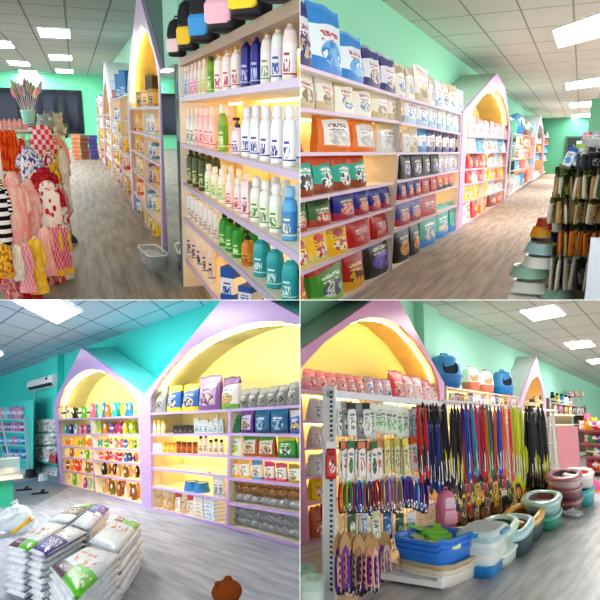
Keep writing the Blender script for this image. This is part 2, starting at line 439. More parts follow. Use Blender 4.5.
# =================================================================== common room pieces
def arch_front(room, X, sg, root, off, outer, inner, depth, mface, msoff, mback, mroof, th=.04, floor0=True, rdepth=None):
    """gable-shaped front with an arched opening, its soffit, back and the two roof slopes, as parts of root"""
    H = lambda p: room.hit(p[0], p[1], 0, X)
    o = [H(p) for p in outer]; q = [H(p) for p in inner]
    if floor0:
        for p in (o[0], o[-1], q[0], q[-1]): p.z = max(0, p.z)
    m = MB(); m.poly([(p.x - sg*.005, p.y, p.z) for p in o + q], mface, (sg*th, 0, 0)); add('gable_face', m.mesh('gable_face'), room, parent=root, mtx=off)
    D = sg * depth; m = MB()
    for a, b in zip(q[:-1], q[1:]):
        m.hexa([(X+sg*th, a.y, a.z), (X+D, a.y, a.z), (X+D, b.y, b.z), (X+sg*th, b.y, b.z)] + [(X+sg*th, a.y, a.z+.02), (X+D, a.y, a.z+.02), (X+D, b.y, b.z+.02), (X+sg*th, b.y, b.z+.02)], msoff)
    add('arch_soffit', m.mesh('arch_soffit', True, 30), room, parent=root, mtx=off)
    m = MB(); m.poly([(X+D-sg*.01, p.y, p.z) for p in q], mback, (sg*.02, 0, 0)); add('arch_back', m.mesh('arch_back'), room, parent=root, mtx=off)
    k = max(range(len(o)), key=lambda i: o[i].z)
    D = sg * (rdepth or depth)
    for seg in (o[1:k+1], o[k:-1]):
        for a, b in zip(seg[:-1], seg[1:]):
            m = MB(); m.hexa([(X+sg*th, a.y, a.z-.03), (X+D, a.y, a.z-.03), (X+D, b.y, b.z-.03), (X+sg*th, b.y, b.z-.03), (X+sg*th, a.y, a.z), (X+D, a.y, a.z), (X+D, b.y, b.z), (X+sg*th, b.y, b.z)], mroof)
            add('roof_panel', m.mesh('roof_panel'), room, parent=root, mtx=off)
    # warm strip light along the inner edge of the arch
    return o, q
def arch_strip(room, X, sg, root, off, path, emit=10, ins=.12):
    m = MB(); m.tube([room.hit(u, v, 0, X) + Vector((sg * ins, 0, -.03)) for u, v in path], .005, mat('#fff0a8', emit=emit), 6); add('arch_light', m.mesh('arch_light', True), room, parent=root, mtx=off)
def ceiling_light(room, Hc, quad, label, strength=9, group='ceiling light panels'):
    p = [room.hit(u, v, 2, Hc - .02) for u, v in quad]; c = sum(p, Vector()) / 4
    r = bpy.data.objects.new('ceiling_light', None); COL.objects.link(r); r.matrix_basis = room.M @ Matrix.Translation(c); ALL.append((r, room))
    tag(r, label, 'light', group)
    m = MB(); m.poly([tuple(q - c) for q in p], mat('#ffffff', emit=strength), (0, 0, .012)); add('diffuser', m.mesh('diffuser'), room, parent=r)
    m = MB()
    for i in range(4):
        a, b = p[i] - c, p[(i+1) % 4] - c; ia, ib = a * .96, b * .96
        m.hexa([(*ia.xy, -.008), (*ib.xy, -.008), (*(b*1.02).xy, -.008), (*(a*1.02).xy, -.008), (*ia.xy, .015), (*ib.xy, .015), (*(b*1.02).xy, .015), (*(a*1.02).xy, .015)], mat('#f4f6f6', .4))
    add('light_frame', m.mesh('light_frame'), room, parent=r)
def sheet(room, name, m, pts, th=(0, 0, -.05)):
    b = MB(); b.poly(pts, m, th); return struct(name, b.mesh(name), room)

# =================================================================== TOP RIGHT: pet food aisle
TR = Room('pet food aisle', (581, 152), 1.33, (460, 160), -.05, (1, 1))
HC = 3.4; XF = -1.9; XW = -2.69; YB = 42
MINT = '#a3e6c6'
sheet(TR, 'floor_food_aisle', plank_mat('#cfbfb0', '#bba999', '#96867a', .26, 2.6, .5), [(-3.2, 0, 0), (4, 0, 0), (4, YB, 0), (-3.2, YB, 0)])
sheet(TR, 'ceiling_food_aisle', tile_ceiling_mat('#dcdcd6', '#a2a5a0', .72, 1.5, 0.0, .30, .3, .015), [(-3.2, 0, HC), (4, 0, HC), (4, YB, HC), (-3.2, YB, HC)], (0, 0, .05))
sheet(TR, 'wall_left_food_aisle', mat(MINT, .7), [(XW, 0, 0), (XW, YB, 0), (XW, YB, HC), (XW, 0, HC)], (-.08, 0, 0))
sheet(TR, 'wall_back_food_aisle', mat('#4f9478', .7), [(-3.2, YB, 0), (4, YB, 0), (4, YB, HC), (-3.2, YB, HC)], (0, .08, 0))  # mint wall, with the dim light of the far end put into a darker green
for i, q in enumerate([[(552, 30), (604, 11.5), (604, 36), (558, 48)], [(565, 83), (602, 77), (603, 85), (566, 90)], [(569, 103), (596, 101), (597, 106), (570, 108)], [(571, 115), (592, 113), (592.5, 116.5), (572, 118)]]):
    ceiling_light(TR, HC, q, ['large bright ceiling panel nearest in the pet food aisle', 'second ceiling panel down the pet food aisle', 'third ceiling panel down the pet food aisle', 'farthest small ceiling panel of the pet food aisle'][i])
mP = mat('#dcc0dc', .35); mPw = mat('#f3ead9', .45); mBk = mat('#f7e3b8', .6); mPk = mat('#d9aede', .35)
ws = 'pet food aisle'
# ---- two open bays
_, S, _ = shelving(TR, XF, -1, 'shelving_unit', 'open cream shelving bay with lilac edges, nearest in pet food aisle', 'shelving', [((283, 57), (262, 360)), ((402, 95), (391, 271))],
    [((283, 58.5), (402, 96)), ((283, 104.5), (400, 121)), ((283, 152), (398, 152)), ((283, 202), (393, 182)), ((283, 239), (393, 207)), ((283, 280), (392, 234.5)), ((283, 335), (391, 271))], .5, mP, mPw, mBk, led=5, w=.06, group='cream shelving bays')
A1, A2, A3, A4, A5, A6, A7 = S
_, S, _ = shelving(TR, XF, -1, 'shelving_unit', 'second cream shelving bay, full of small bags, beside lilac arch', 'shelving', [((402, 95), (391, 271)), ((462, 113), (456, 231))],
    [((402, 96), (462, 113)), ((400, 121.5), (461, 133)), ((398, 152), (460, 152)), ((396, 181), (459, 170)), ((394, 203), (458, 185)), ((393, 231), (457, 205)), ((391, 271), (456, 231))], .5, mP, mPw, mBk, led=5, w=.06, group='cream shelving bays')
B1, B2, B3, B4, B5, B6, B7 = S
blue = pouch_mat('#e9f3fa', '#2f8fd6', None, ['#2a86cf', '#6fb4e4'], '#2a86d2', text='#c0304a')
lblue = pouch_mat('#e4eef6', '#b9d4e8', None, ['#2f7fcb', '#f2f2ee'], '#a9c8dd', text='#c0304a')
navy = pouch_mat('#e6e6ee', '#2b2a7c', None, ['#2b2a7c', '#c9b48a'], '#26246c', text='#a02848')
beige = pouch_mat('#f2efe4', '#b9a680', None, ['#3380c4', '#e0d2ae'], None, text='#a03a48')
beige2 = pouch_mat('#f0ece0', '#d8cfc0', None, ['#c8b48c', '#8b7a5c'], '#cbb890', text='#c0304a')
orange = pouch_mat('#e87a1c', '#ef8a2a', '#efece8', ['#d8d4d0', '#b8b2ae'], None, text='#403830')
grey = pouch_mat('#d9d9d6', '#e6c898', '#eceae6', ['#c9c7c4', '#a8a6a4'], None, text='#606060')
teal = pouch_mat('#2fae98', '#e0552a', None, ['#f4efe6', '#3a3030'], '#9a4a28', text='#f4f0e8')
green = pouch_mat('#3f6f38', '#2a4f2a', None, ['#d8c0b8', '#c03a30'], '#a83a2c', text='#e8d8c0')
purpl = pouch_mat('#2e2a8e', '#3a35a4', None, ['#e0a050', '#d8506a'], '#a82a4c', text='#e8c84a')
yellow = pouch_mat('#f2c425', '#f4d040', None, ['#e8e4d8', '#c8302c'], '#d8c878', text='#b02a28', blob='#d42a24')
yellow2 = pouch_mat('#f0c020', '#d8a018', None, ['#b03a20', '#f0e4c8'], '#e8b820', text='#b02a28', blob='#b02020')
red = pouch_mat('#b81c24', '#c82a2c', None, ['#d8544c', '#8a1018'], None, text='#f0d0c0')
black = pouch_mat('#1c1b20', '#131216', None, ['#e0d8d0', '#6a50a8'], None, text='#d8d0c8')
blkpur = pouch_mat('#17161a', '#1e1d22', None, ['#6a4fc0', '#7d62d0'], None, text='#e8e4e0')
blkyel = pouch_mat('#1a1818', '#242020', None, ['#e0a030', '#c88a20'], None, text='#d8c8b0')
tealbl = pouch_mat('#35b0a0', '#2a9c8e', None, ['#4a90d8', '#e8d0a8'], '#2a8ad8', text='#e8f0e8')
grnred = pouch_mat('#4d9a3c', '#c8402c', None, ['#d8d8dc', '#586068'], '#8ac050', text='#e8e8d8')
rby = pouch_mat('#b82a20', '#c83824', None, ['#1c1a1a', '#e8b020'], '#e0a818', text='#f0d880')
whgry = pouch_mat('#dfe0e6', '#c9c8d8', None, ['#5a5a8a', '#e8a0a0'], '#b8bcd0', text='#404070')
redblk = pouch_mat('#d8301f', '#e06028', None, ['#2a1a14', '#f0a028'], '#281c18', text='#f8d048')
C = 'pet food bag'
tb = 'on top of nearest food bay'
pn = lambda m, s=0: pouch(m, seed=s)
fill(A1, 285, 306, 1, 66, pn(navy), 'dark blue food bag at the left edge', tb, C, 'bags on top of the food bays', d=.2, jit=0)
fill(A1, 306, 336.5, 1, 66, pn(blue), 'tallest light blue and white food bag', tb, C, 'bags on top of the food bays', d=.22, jit=0)
fill(A1, 337, 359, 1, 47, pn(blue, 1), 'shorter light blue and white food bag', tb, C, 'bags on top of the food bays', d=.2, jit=0)
fill(A1, 360, 393, 2, 39, [pn(navy, 2), pn(navy, 3)], 'navy and white food bag', tb, C, 'bags on top of the food bays', d=.16)
fill(A1, 393, 402, 1, 33, pn(beige), 'beige topped food bag', tb, C, 'bags on top of the food bays', d=.14)
fill(B1, 403, 412, 1, 32, pn(beige, 1), 'beige topped food bag', 'on top of second food bay', C, 'bags on top of the food bays', d=.14)
fill(B1, 412, 426, 1, 36, pn(beige2, 2), 'taller white and tan food bag', 'on top of second food bay', C, 'bags on top of the food bays', d=.16)
fill(B1, 426, 446, 3, 26, [pn(beige, 3), pn(lblue, 1), pn(beige, 4)], 'white and blue food bag', 'on top of second food bay', C, 'bags on top of the food bays', d=.12)
fill(B1, 447, 461, 2, 24, [pn(beige, 3), pn(lblue, 1)], 'small pale food bag', 'on top of second food bay', C, 'bags on top of the food bays', d=.12)
w2 = 'on nearest bay top inner shelf'
fill(A2, 290, 332, 2, 40, [pn(beige2, 1), pn(beige2, 2)], 'cream and tan cat food bag', w2, C, 'bags on the food bay second shelf', d=.14)
fill(A2, 332, 368, 2, 35, [pn(beige, 5), pn(beige, 6)], 'cream and blue cat food bag', w2, C, 'bags on the food bay second shelf', d=.14)
fill(A2, 371, 398, 2, 27, [pn(beige2, 3), pn(beige2, 4)], 'short cream cat food bag', w2, C, 'bags on the food bay second shelf', d=.12)
fill(B2, 402, 459, 6, 27, [pn(lblue, i) for i in range(3)], 'blue and white food bag', 'on second bay top inner shelf', C, 'bags on the food bay second shelf', d=.12)
w3 = 'on third shelf of nearest food bay'
fill(A3, 314, 372, 2, 40, [pn(orange), pn(orange, 1)], 'orange sided kibble bag', w3, C, 'orange kibble bags', d=.2)
fill(A3, 373, 396, 1, 31, pn(grey), 'pale grey kibble bag', w3, C, None, d=.18)
fill(A3, 286, 302, 1, 8, pn(red), 'low red food bag', w3, C, None, d=.1)
w3 = 'on third shelf of second food bay'
fill(B3, 400, 416, 2, 22, [pn(grey, 3), pn(beige2, 3)], 'cream food pouch', w3, C, None, d=.12)
fill(B3, 416, 425, 1, 22, pn(blue, 3), 'light blue food pouch', w3, C, None, d=.12)
fill(B3, 425, 460, 5, 20, [pn(navy, 4), pn(navy, 5)], 'dark blue food pouch', w3, C, 'dark blue food pouches', d=.1)
fill(A4, 285, 361, 4, 39, [pn(teal), pn(teal, 1), pn(teal, 2)], 'teal and brown dog food bag', 'on fourth food bay shelf', C, 'teal dog food bags', d=.2, gap=.97)
w4 = 'on fourth shelf of second food bay'
fill(B4, 398, 437, 4, 26, [pn(black), pn(black, 1)], 'black food pouch', w4, C, 'black food pouches', d=.12)
fill(B4, 437, 458, 4, 17, [pn(whgry), pn(whgry, 2)], 'small grey and white pouch', w4, C, 'small grey pouches', d=.08)
w5 = 'on fifth shelf of nearest food bay'
fill(A5, 286, 304, 1, 30, pn(green, 3), 'dark green food bag at left edge', w5, C, None, d=.14)
fill(A5, 306, 328, 1, 28, pn(green), 'whole dark green food bag', w5, C, None, d=.16)
fill(A5, 330, 352, 1, 31, pn(purpl), 'largest blue and red food bag', w5, C, 'blue and red food bags', d=.16)
fill(A5, 352, 389, 3, 24, [pn(purpl, i) for i in range(3)], 'blue and red food bag', w5, C, 'blue and red food bags', d=.14)
w5 = 'on fifth shelf of second food bay'
fill(B5, 397, 419, 3, 19, [pn(purpl, i) for i in range(3)], 'small blue and pink pouch', w5, C, None, d=.1)
fill(B5, 420, 436, 2, 17, [pn(red, i) for i in range(2)], 'small red pouch', w5, C, None, d=.1)
fill(B5, 436, 452, 3, 15, [pn(redblk, i) for i in range(2)], 'small red and black pouch', w5, C, None, d=.08)
w6 = 'on sixth shelf of nearest food bay'
fill(A6, 283, 324, 2, 36, [pn(yellow), pn(yellow, 1)], 'yellow and grey dog food bag', w6, C, 'yellow dog food bags', d=.16)
fill(A6, 324, 344, 1, 32, pn(yellow2), 'yellow and brown dog food bag', w6, C, 'yellow dog food bags', d=.16)
fill(A6, 345, 387, 2, 26, [pn(red), pn(red, 1)], 'glossy red food bag', w6, C, 'glossy red food bags', d=.16)
w6 = 'on sixth shelf of second food bay'
fill(B6, 395, 419, 2, 24, [pn(purpl, 4), pn(purpl, 5)], 'blue and red pouch', w6, C, None, d=.12)
fill(B6, 419, 434, 1, 21, pn(red, 2), 'bright red pouch', w6, C, None, d=.12)
w7 = 'on bottom shelf of nearest food bay'
fill(A7, 286, 304, 1, 40, pn(redblk), 'red and white dog food bag', w7, C, None, d=.2)
fill(A7, 305, 340, 1, 46, pn(grnred), 'big green dog food bag', w7, C, None, d=.24)
fill(A7, 339, 360, 1, 42, pn(rby), 'red, black and yellow food bag', w7, C, None, d=.2)
fill(A7, 360, 389, 1, 46, pn(blkpur), 'large black and purple food bag', w7, C, None, d=.2)
w7 = 'on bottom shelf of second food bay'
fill(B7, 393, 418, 2, 37, [pn(blkyel), pn(blkyel, 1)], 'black and yellow food bag', w7, C, 'black and yellow food bags', d=.16)
fill(B7, 418, 456, 3, 33, [pn(tealbl), pn(tealbl, 1)], 'teal and blue food bag', w7, C, 'teal and blue food bags', d=.16)
# ---- first arch house
mMg = mat('#bfd8c8', .6); mSf = mat('#f4dd9a', .6); mYb = mat('#f7e8a8', .6)
root, S, off = shelving(TR, XF, -1, 'house_shelving', 'pink house-shaped shelving with arched top, in pet food aisle', 'shelving', [((464, 132), (457, 230)), ((486, 136), (483, 212)), ((509, 128), (504.5, 200))],
    [((465, 135), (508, 138.5)), ((464, 152), (507.5, 152)), ((463, 169.5), (507, 165.5)), ((462, 185), (506, 177)), ((461, 203), (505.5, 189)), ((458, 228), (505, 200))], .5, mPk, mPw, mBk, led=6, w=.06, group='house-shaped shelving')
arch_front(TR, XF, -1, root, off, [(457, 231), (463, 112), (497, 73), (505, 88), (510.5, 128), (504.5, 200)], [(503.5, 201), (509, 126), (507.5, 112), (503, 98), (497, 91), (491, 90.5), (483, 96), (475, 107), (469, 119), (467, 128), (461.5, 228)], .76, mPk, mSf, mYb, mMg)
arch_strip(TR, XF, -1, root, off, [(509, 126), (507.5, 112), (503, 98), (497, 91), (491, 90.5), (483, 96), (475, 107), (469, 119)], 14)
C1, C2, C3, C4, C5, C6 = S
cl = [pouch_mat('#eacdd6', '#e8a8b8', None, ['#fff4f0', '#d05a70'], None), pouch_mat('#d8e8ea', '#9ac8d8', None, ['#e8e0d0', '#c88060'], None), pouch_mat('#f0e4dc', '#d85a5a', None, ['#f8f0e0', '#c84040'], None),
      pouch_mat('#d83a30', '#e85a3a', None, ['#f8e0c0', '#802018'], None), pouch_mat('#f0c838', '#f4d860', None, ['#f8f0d0', '#d05820'], None), pouch_mat('#e88a28', '#f0a040', None, ['#f8f0e0', '#b03a18'], None), pouch_mat('#5aa8d8', '#3a80c0', None, ['#f0f4f8', '#2060a0'], None), pouch_mat('#8a3a2a', '#6a2a22', None, ['#e8d0a8', '#c84830'], None)]
wh = 'in pink food aisle house'
for shf, u0, u1, n, h, ks, dsc in ((C1, 467, 507, 7, 16, (0, 2, 0), 'pale pink treat bag on top shelf'), (C2, 466, 506, 6, 15, (1, 6, 1), 'blue and white treat bag on second shelf'), (C3, 465, 485, 4, 15, (3, 7), 'red treat bag on third shelf'), (C3, 487, 506, 4, 12, (2, 1, 0), 'mixed pale treat bag on third shelf'),
        (C4, 464, 485, 4, 14, (3, 0), 'red and pink treat bag on fourth shelf'), (C4, 487, 505, 3, 13, (4, 5), 'yellow treat bag on fourth shelf'), (C5, 462, 485, 3, 15, (4, 4), 'bright yellow treat bag on fifth shelf'), (C5, 487, 504, 3, 11, (1, 2), 'pale treat bag on fifth shelf'),
        (C6, 460, 476, 2, 23, (2, 3), 'big red and white bag on bottom shelf'), (C6, 477, 486, 1, 22, (5,), 'large orange treat bag on bottom shelf'), (C6, 488, 504, 3, 15, (7, 3), 'dark red treat bag on bottom shelf')):
    fill(shf, u0, u1, n, h, [pn(cl[k]) for k in ks], dsc, wh, 'treat bag', 'treat bags in the pink house', d=.16)
# mirror strip between the house and the next units
m = MB(); p0, p1 = TR.floor(505, 200), TR.floor(513, 196); XM = XF - .02
y0, y1 = TR.y_at(504.5, XM, .05), TR.y_at(512.5, XM, .05)
m.box(XM - .08, XM, y0 + .1, y1, 0, 2.3, mat('#9aa4a2', .08, .9)); tag(add('mirror_panel', m.mesh('mirror_panel'), TR), 'narrow tall mirror panel beside the pink house, pet food aisle', 'mirror')
# ---- low units beyond, litter houses on top
_, S, _ = shelving(TR, XF, -1, 'shelving_unit', 'far open shelving bay under blue litter houses, pet food aisle', 'shelving', [((513, 133), (508.5, 196)), ((534.5, 136), (531, 181))],
    [((513, 133), (534.5, 136.5)), ((512.5, 145), (534, 146)), ((512, 158), (533.5, 156.5)), ((511, 171), (533, 165.5)), ((509, 195), (531, 180))], .5, mP, mPw, mBk, led=5, w=.12, group='cream shelving bays')
wh = 'on bay under litter houses'
for k, (shf, n, h) in enumerate(zip(S[1:], (5, 5, 4, 4), (8, 8, 8, 12))):
    fill(shf, 513 - k * .5, 533 - k * .5, n, h, [pn(cl[(k * 3 + j * 5) % 8]) for j in range(3)], ['orange and blue packet on second', 'mixed packet on third', 'mixed brown packet on fourth', 'pale blue packet on bottom'][k] + ' shelf', wh, 'packet', 'packets on the far bay', d=.2)
@memo
def litter_house(ctop, cbase, door='#20344c', name='litter_house'):
    b = MB(); b.loft([(0, .4, .42), (.04, .44, .46), (.34, .5, .5), (.36, .5, .5)], mat(cbase, .3), 20, 3.4)
    t = MB(); t.loft([(.36, .49, .49), (.4, .5, .5), (.7, .47, .47), (.9, .38, .4), (.98, .24, .28), (1, .1, .12)], mat(ctop, .3), 20, 3.2)
    d = MB(); pts = []
    for i in range(17):
        a = 2 * PI * i / 17; pts.append((.26 * math.copysign(abs(math.cos(a)) ** .6, math.cos(a)), -.5 + .1 * max(0, math.sin(a)), .6 + .2 * math.copysign(abs(math.sin(a)) ** .6, math.sin(a))))
    d.poly(pts, mat(door, .25), (0, .05, 0)); h = MB(); h.tube([(-.14, 0, .97), (-.1, 0, 1.05), (.1, 0, 1.05), (.14, 0, .97)], .03, mat(cbase, .3), 6)
    rm = MB(); rm.loft([(.33, .53, .53), (.37, .53, .53)], mat(cbase, .3), 20, 3.4)
    return (name, b.mesh('litter_base', True), [('hood', t.mesh('hood', True), [('carry_handle', h.mesh('carry_handle', True))]), ('entry_flap', d.mesh('entry_flap')), ('rim', rm.mesh('rim', True))])
LHB = litter_house('#5aa0dc', '#2a7ccc')
fill(S[0], 512, 520, 1, 20, LHB, 'nearest blue covered litter house', 'on far bay, pet food aisle', 'litter box', 'blue litter houses', d=.7, inset=.02)
fill(S[0], 521, 528, 1, 14, litter_house('#f0e8e4', '#c87a64'), 'white and brown litter house', 'on far bay, pet food aisle', 'litter box', None, d=.5)
fill(S[0], 528, 535, 1, 13, LHB, 'second blue covered litter house', 'on far bay, pet food aisle', 'litter box', 'blue litter houses', d=.6, inset=.02)
root, S, off = shelving(TR, XF, -1, 'house_shelving', 'far small house-shaped shelving, pet food aisle', 'shelving', [((536, 139), (532.5, 180)), ((544, 140), (542, 174))],
    [((535.5, 142), (543.5, 144)), ((535, 152), (543.2, 152)), ((534.5, 160), (543, 159)), ((533, 180), (542, 174))], .5, mPk, mPw, mBk, led=5, w=.12, group='house-shaped shelving')
arch_front(TR, XF, -1, root, off, [(531.5, 181), (535, 138), (540.5, 115), (543.5, 128), (544, 140), (542, 174)], [(541.3, 174.5), (543, 140), (542, 129), (539.5, 124), (537.5, 131), (536.3, 141), (533.5, 180)], .76, mPk, mSf, mYb, mat('#d8dcd8', .6))
for k, shf in enumerate(S):
    fill(shf, 535.5 - k * .5, 543, 3, 6, [pn(cl[(k * 3 + j) % 8]) for j in range(3)], 'tiny packet on ' + ['top', 'second', 'third', 'bottom'][k] + ' shelf', 'of far pink house', 'packet', 'packets in the far house', d=.2)
_, S, _ = shelving(TR, XF, -1, 'shelving_unit', 'farthest shelving bay beyond the small house, pet food aisle', 'shelving', [((545, 134), (543, 174)), ((556, 139), (553, 168))],
    [((545, 136), (556, 140)), ((545, 144), (555, 146)), ((544, 152), (555, 152)), ((543.5, 161), (554, 158)), ((543, 173.5), (553, 167.5))], .5, mP, mPw, mBk, led=5, w=.2, group='cream shelving bays')
for k, shf in enumerate(S):
    fill(shf, 545 - k * .3, 555, 4, 5, [pn(cl[(k * 3 + j * 2) % 8]) for j in range(3)], 'tiny packet on ' + ['top', 'second', 'third', 'fourth', 'bottom'][k] + ' shelf', 'of farthest food bay', 'packet', 'packets on the farthest bay', d=.2)
# far door and pillar
b = MB(); a = TR.hit(568, 138, 1, YB - .05); c = TR.hit(592, 171, 1, YB - .05)
b.box(a.x, c.x, YB - .1, YB - .02, 0, a.z, mat('#1d2624', .3)); b.box(a.x - .1, a.x, YB - .14, YB - .02, 0, a.z + .1, mat('#384a44', .4)); b.box(a.x, c.x, YB - .14, YB - .02, a.z, a.z + .1, mat('#384a44', .4))
b.box(a.x + .5, a.x + 1.1, YB - .12, YB - .1, .8, 2.0, mat('#8fb0a8', .1)); struct('door_1', b.mesh('door_1'), TR)
b = MB(); a = TR.hit(590, 115, 1, 28); b.box(a.x, a.x + 1.2, 28, 29, 0, HC, mat('#7fc4a4', .7)); struct('wall_pillar_food_aisle', b.mesh('pillar'), TR)
# ---- right hand rack of hanging packets
RX = .36; RY0, RY1 = 4.9, 9.5
root = bpy.data.objects.new('hook_rack', None); COL.objects.link(root); root.matrix_basis = TR.M @ Matrix.Translation((RX, RY0, 0)); ALL.append((root, TR)); tag(root, 'white slatted hook rack with pale end panel, right of pet food aisle', 'rack')
mW = mat('#dfe6f2', .4); off = Matrix.Translation((-RX, -RY0, 0))
b = MB(); b.box(RX, RX + .04, RY0, RY1, 0, 1.5, mat('#c9c4b8', .6)); add('back_board', b.mesh('back_board'), TR, parent=root, mtx=off)
b = MB(); b.box(.12, .5, RY0 - .05, RY0, 0, .72, mW); add('end_panel', b.mesh('end_panel'), TR, parent=root, mtx=off)
b = MB(); b.box(-.46, RX, RY0 + .42, RY1, .02, .14, mat('#ece8e2', .5)); add('base_shelf', b.mesh('base_shelf'), TR, parent=root, mtx=off)
b = MB(); b.box(-.22, RX, RY0 + .5, RY1, .36, .39, mat('#e4e0da', .5)); add('bowl_shelf', b.mesh('bowl_shelf'), TR, parent=root, mtx=off)
pk = [hangpack(pouch_mat('#b89c68', '#4a3018', None, ['#8a5a2a', '#e8d8b0'], None), mat('#4a3a2c')), hangpack(pouch_mat('#cfc8b4', '#5a6a3a', None, ['#7a5a3a', '#d0b080'], None), mat('#708050')),
      hangpack(pouch_mat('#3a3f44', '#e8e8e8', None, ['#c8c8d0', '#505860'], None), mat('#dcdcdc')), hangpack(pouch_mat('#c8782a', '#3a2418', None, ['#e8a040', '#803a18'], None), mat('#2c3a20')),
      hangpack(pouch_mat('#3f5a2c', '#d8d4b0', None, ['#6a4a2a', '#c8b890'], None), mat('#78a038')), hangpack(pouch_mat('#24282c', '#8a8e94', None, ['#c8c8d0', '#1a1c20'], None), mat('#30343a')), hangpack(pouch_mat('#e4e0d4', '#8ab83a', None, ['#a87848', '#f0ece0'], None), mat('#f0f0ea'))]
wr = ['top', 'second', 'third', 'fourth', 'lowest']
for r, (v0, v1, ul, nx, ks, dsc) in enumerate(((147, 170, 574, 13, (2, 2, 5), 'dark grey packet edge on'), (168, 199, 560, 17, (0, 1, 4), 'tan and green treat packet'), (194, 224, 554, 17, (1, 0, 0), 'pale brown treat packet'), (222, 255, 560, 15, (3, 3, 0), 'orange brown packet'), (246, 291, 553, 12, (1, 6, 2), 'white and green packet'))):
    for hkk in range(2):
        yy = RY0 + .35 + hkk * .5
        zt = TR.hit(580, v0, 1, RY0 + .35).z; hh = zt - TR.hit(580, v1, 1, RY0 + .35).z
        xs = TR.hit(ul, (v0 + v1) / 2, 1, yy).x
        b = MB(); b.tube([(RX, yy, zt), (xs, yy, zt), (xs - .015, yy, zt + .02)], .006, mat('#c8ccd0', .2, .9), 6); add('hook', b.mesh('hook', True), TR, parent=root, mtx=off)
        for i in range(nx):
            x = xs + (RX - .04 - xs) * i / (nx - 1)
            spawn(pk[ks[(i + hkk) % 3]], TR, (x, yy + random.uniform(-.05, .05), zt - hh), PI/2 + random.uniform(-.6, .15), (random.uniform(.15, .2), .026, hh * random.uniform(.9, 1.05)), nth(dsc, i, nx, f'on {wr[r]} {["front", "rear"][hkk]} hook, right rack'), 'treat packet', 'treat packets on the right hook rack', tilt=random.uniform(-.1, .1), roll=random.uniform(-.05, .22))
# bright packets at the top of the rack
yy = RY0 + .3
for i, (u, v0, v1, w, k, ro) in enumerate(((566, 146, 166, 9, 6, .35), (577, 143, 166, 9, 1, .1))):
    p = TR.hit(u, v1, 1, yy); s_ = TR.px(p); b = MB(); q = TR.hit(u, v0, 1, yy)
    spawn(hangpack(pouch_mat(['#e8eef4', '#eef2ee'][i], ['#2f6ac0', '#8ac03a'][i], None, ['#2f6ac0', '#8ac0e8'], None), mat(['#2f6ac0', '#a8d060'][i])), TR, tuple(p), -.3, (w * s_, .05, q.z - p.z), ['blue and white packet leaning out at top of right rack', 'white and lime packet at top of right rack'][i], 'packet', roll=ro)
p = TR.hit(594, 148, 1, RY0 + .6); s_ = TR.px(p); b = MB(); b.loft([(0, .44, .44), (1, .5, .5), (1, .46, .46), (.1, .4, .4)], mat('#e8ecee', .3, alpha=.85), 18, 3); k = MB(); k.loft([(.94, .53, .53), (1.04, .53, .53)], mat('#f4f6f6', .3), 18, 3)
spawn(('basket', b.mesh('basket', True), [('basket_rim', k.mesh('basket_rim', True))]), TR, tuple(p), 0, (24 * s_, 24 * s_, 9 * s_), 'white basket of pink things on top of right rack', 'basket')
for i in range(5): spawn(pn(cl[(0, 2, 1, 0, 2)[i]], i), TR, (p.x + (i - 2) * 4.2 * s_, p.y, p.z + .03), random.uniform(-.5, .5), (6 * s_, 3 * s_, 12 * s_), nth('small pale pink pouch', i, 5, 'in white basket on right rack'), 'pouch', 'pouches in the white basket')
# pet bowls stacked at the foot
@memo
def bowl(c, inner='#f0f0ec', name='pet_bowl'):
    b = MB(); b.loft([(0, .5, .5), (.1, .5, .5), (.9, .4, .4), (1, .42, .42), (.95, .36, .36)], mat(c, .3), 20, 2.4, cap1=False)
    i = MB(); i.loft([(.95, .37, .37), (.55, .3, .3), (.5, .05, .05)], mat(inner, .25), 20, 2.2, cap0=False); return (name, b.mesh('bowl_body', True), [('bowl_inside', i.mesh('bowl_inside', True))])
bw = [('#9ec4b4', 'pale green'), ('#e8ece8', 'white'), ('#d8a020', 'mustard'), ('#a8ccd0', 'pale blue'), ('#b03a20', 'rust red'), ('#28385a', 'navy')]
for i, (u, v, z, w, k) in enumerate(((530, 287, .14, .3, 1), (532, 272, .24, .32, 0), (556, 295, .14, .28, 0), (541, 262, .26, .3, 1), (541, 249, .36, .24, 3), (546, 238, .40, .22, 5), (545, 234, .45, .22, 2), (549, 248, .39, .2, 2), (545, 226, .5, .17, 4), (552, 228, .5, .15, 1))):
    p = TR.hit(u, v, 1, RY0 + .45 + .0 * i); z = max(.14, p.z - .04)
    spawn(bowl(bw[k][0]), TR, (p.x, RY0 + .5 + (.1 if i > 4 else 0), z), i * .6, (w * 1.15, w, .09), ['lowest white pet bowl', 'oval pale green pet bowl in front', 'pale green pet bowl by end panel', 'wide white pet bowl under blue one', 'pale blue round pet bowl', 'navy pet bowl under mustard', 'upper mustard pet bowl', 'lower mustard pet bowl', 'rust red pet bowl on top', 'small white pet bowl on top'][i] + ', foot of right rack', 'bowl', 'pet bowls at foot of the rack')
p = TR.hit(554, 238, 1, RY0 + .9)
spawn(bottle(label_mat('#c8d0cc', '#e0a090', '#d88878', .1, .35), mat('#b8c4bc'), 'flip'), TR, (p.x, p.y, p.z), 0, (.12, .12, .36), 'pale grey bottle with pink band in right rack', 'bottle')
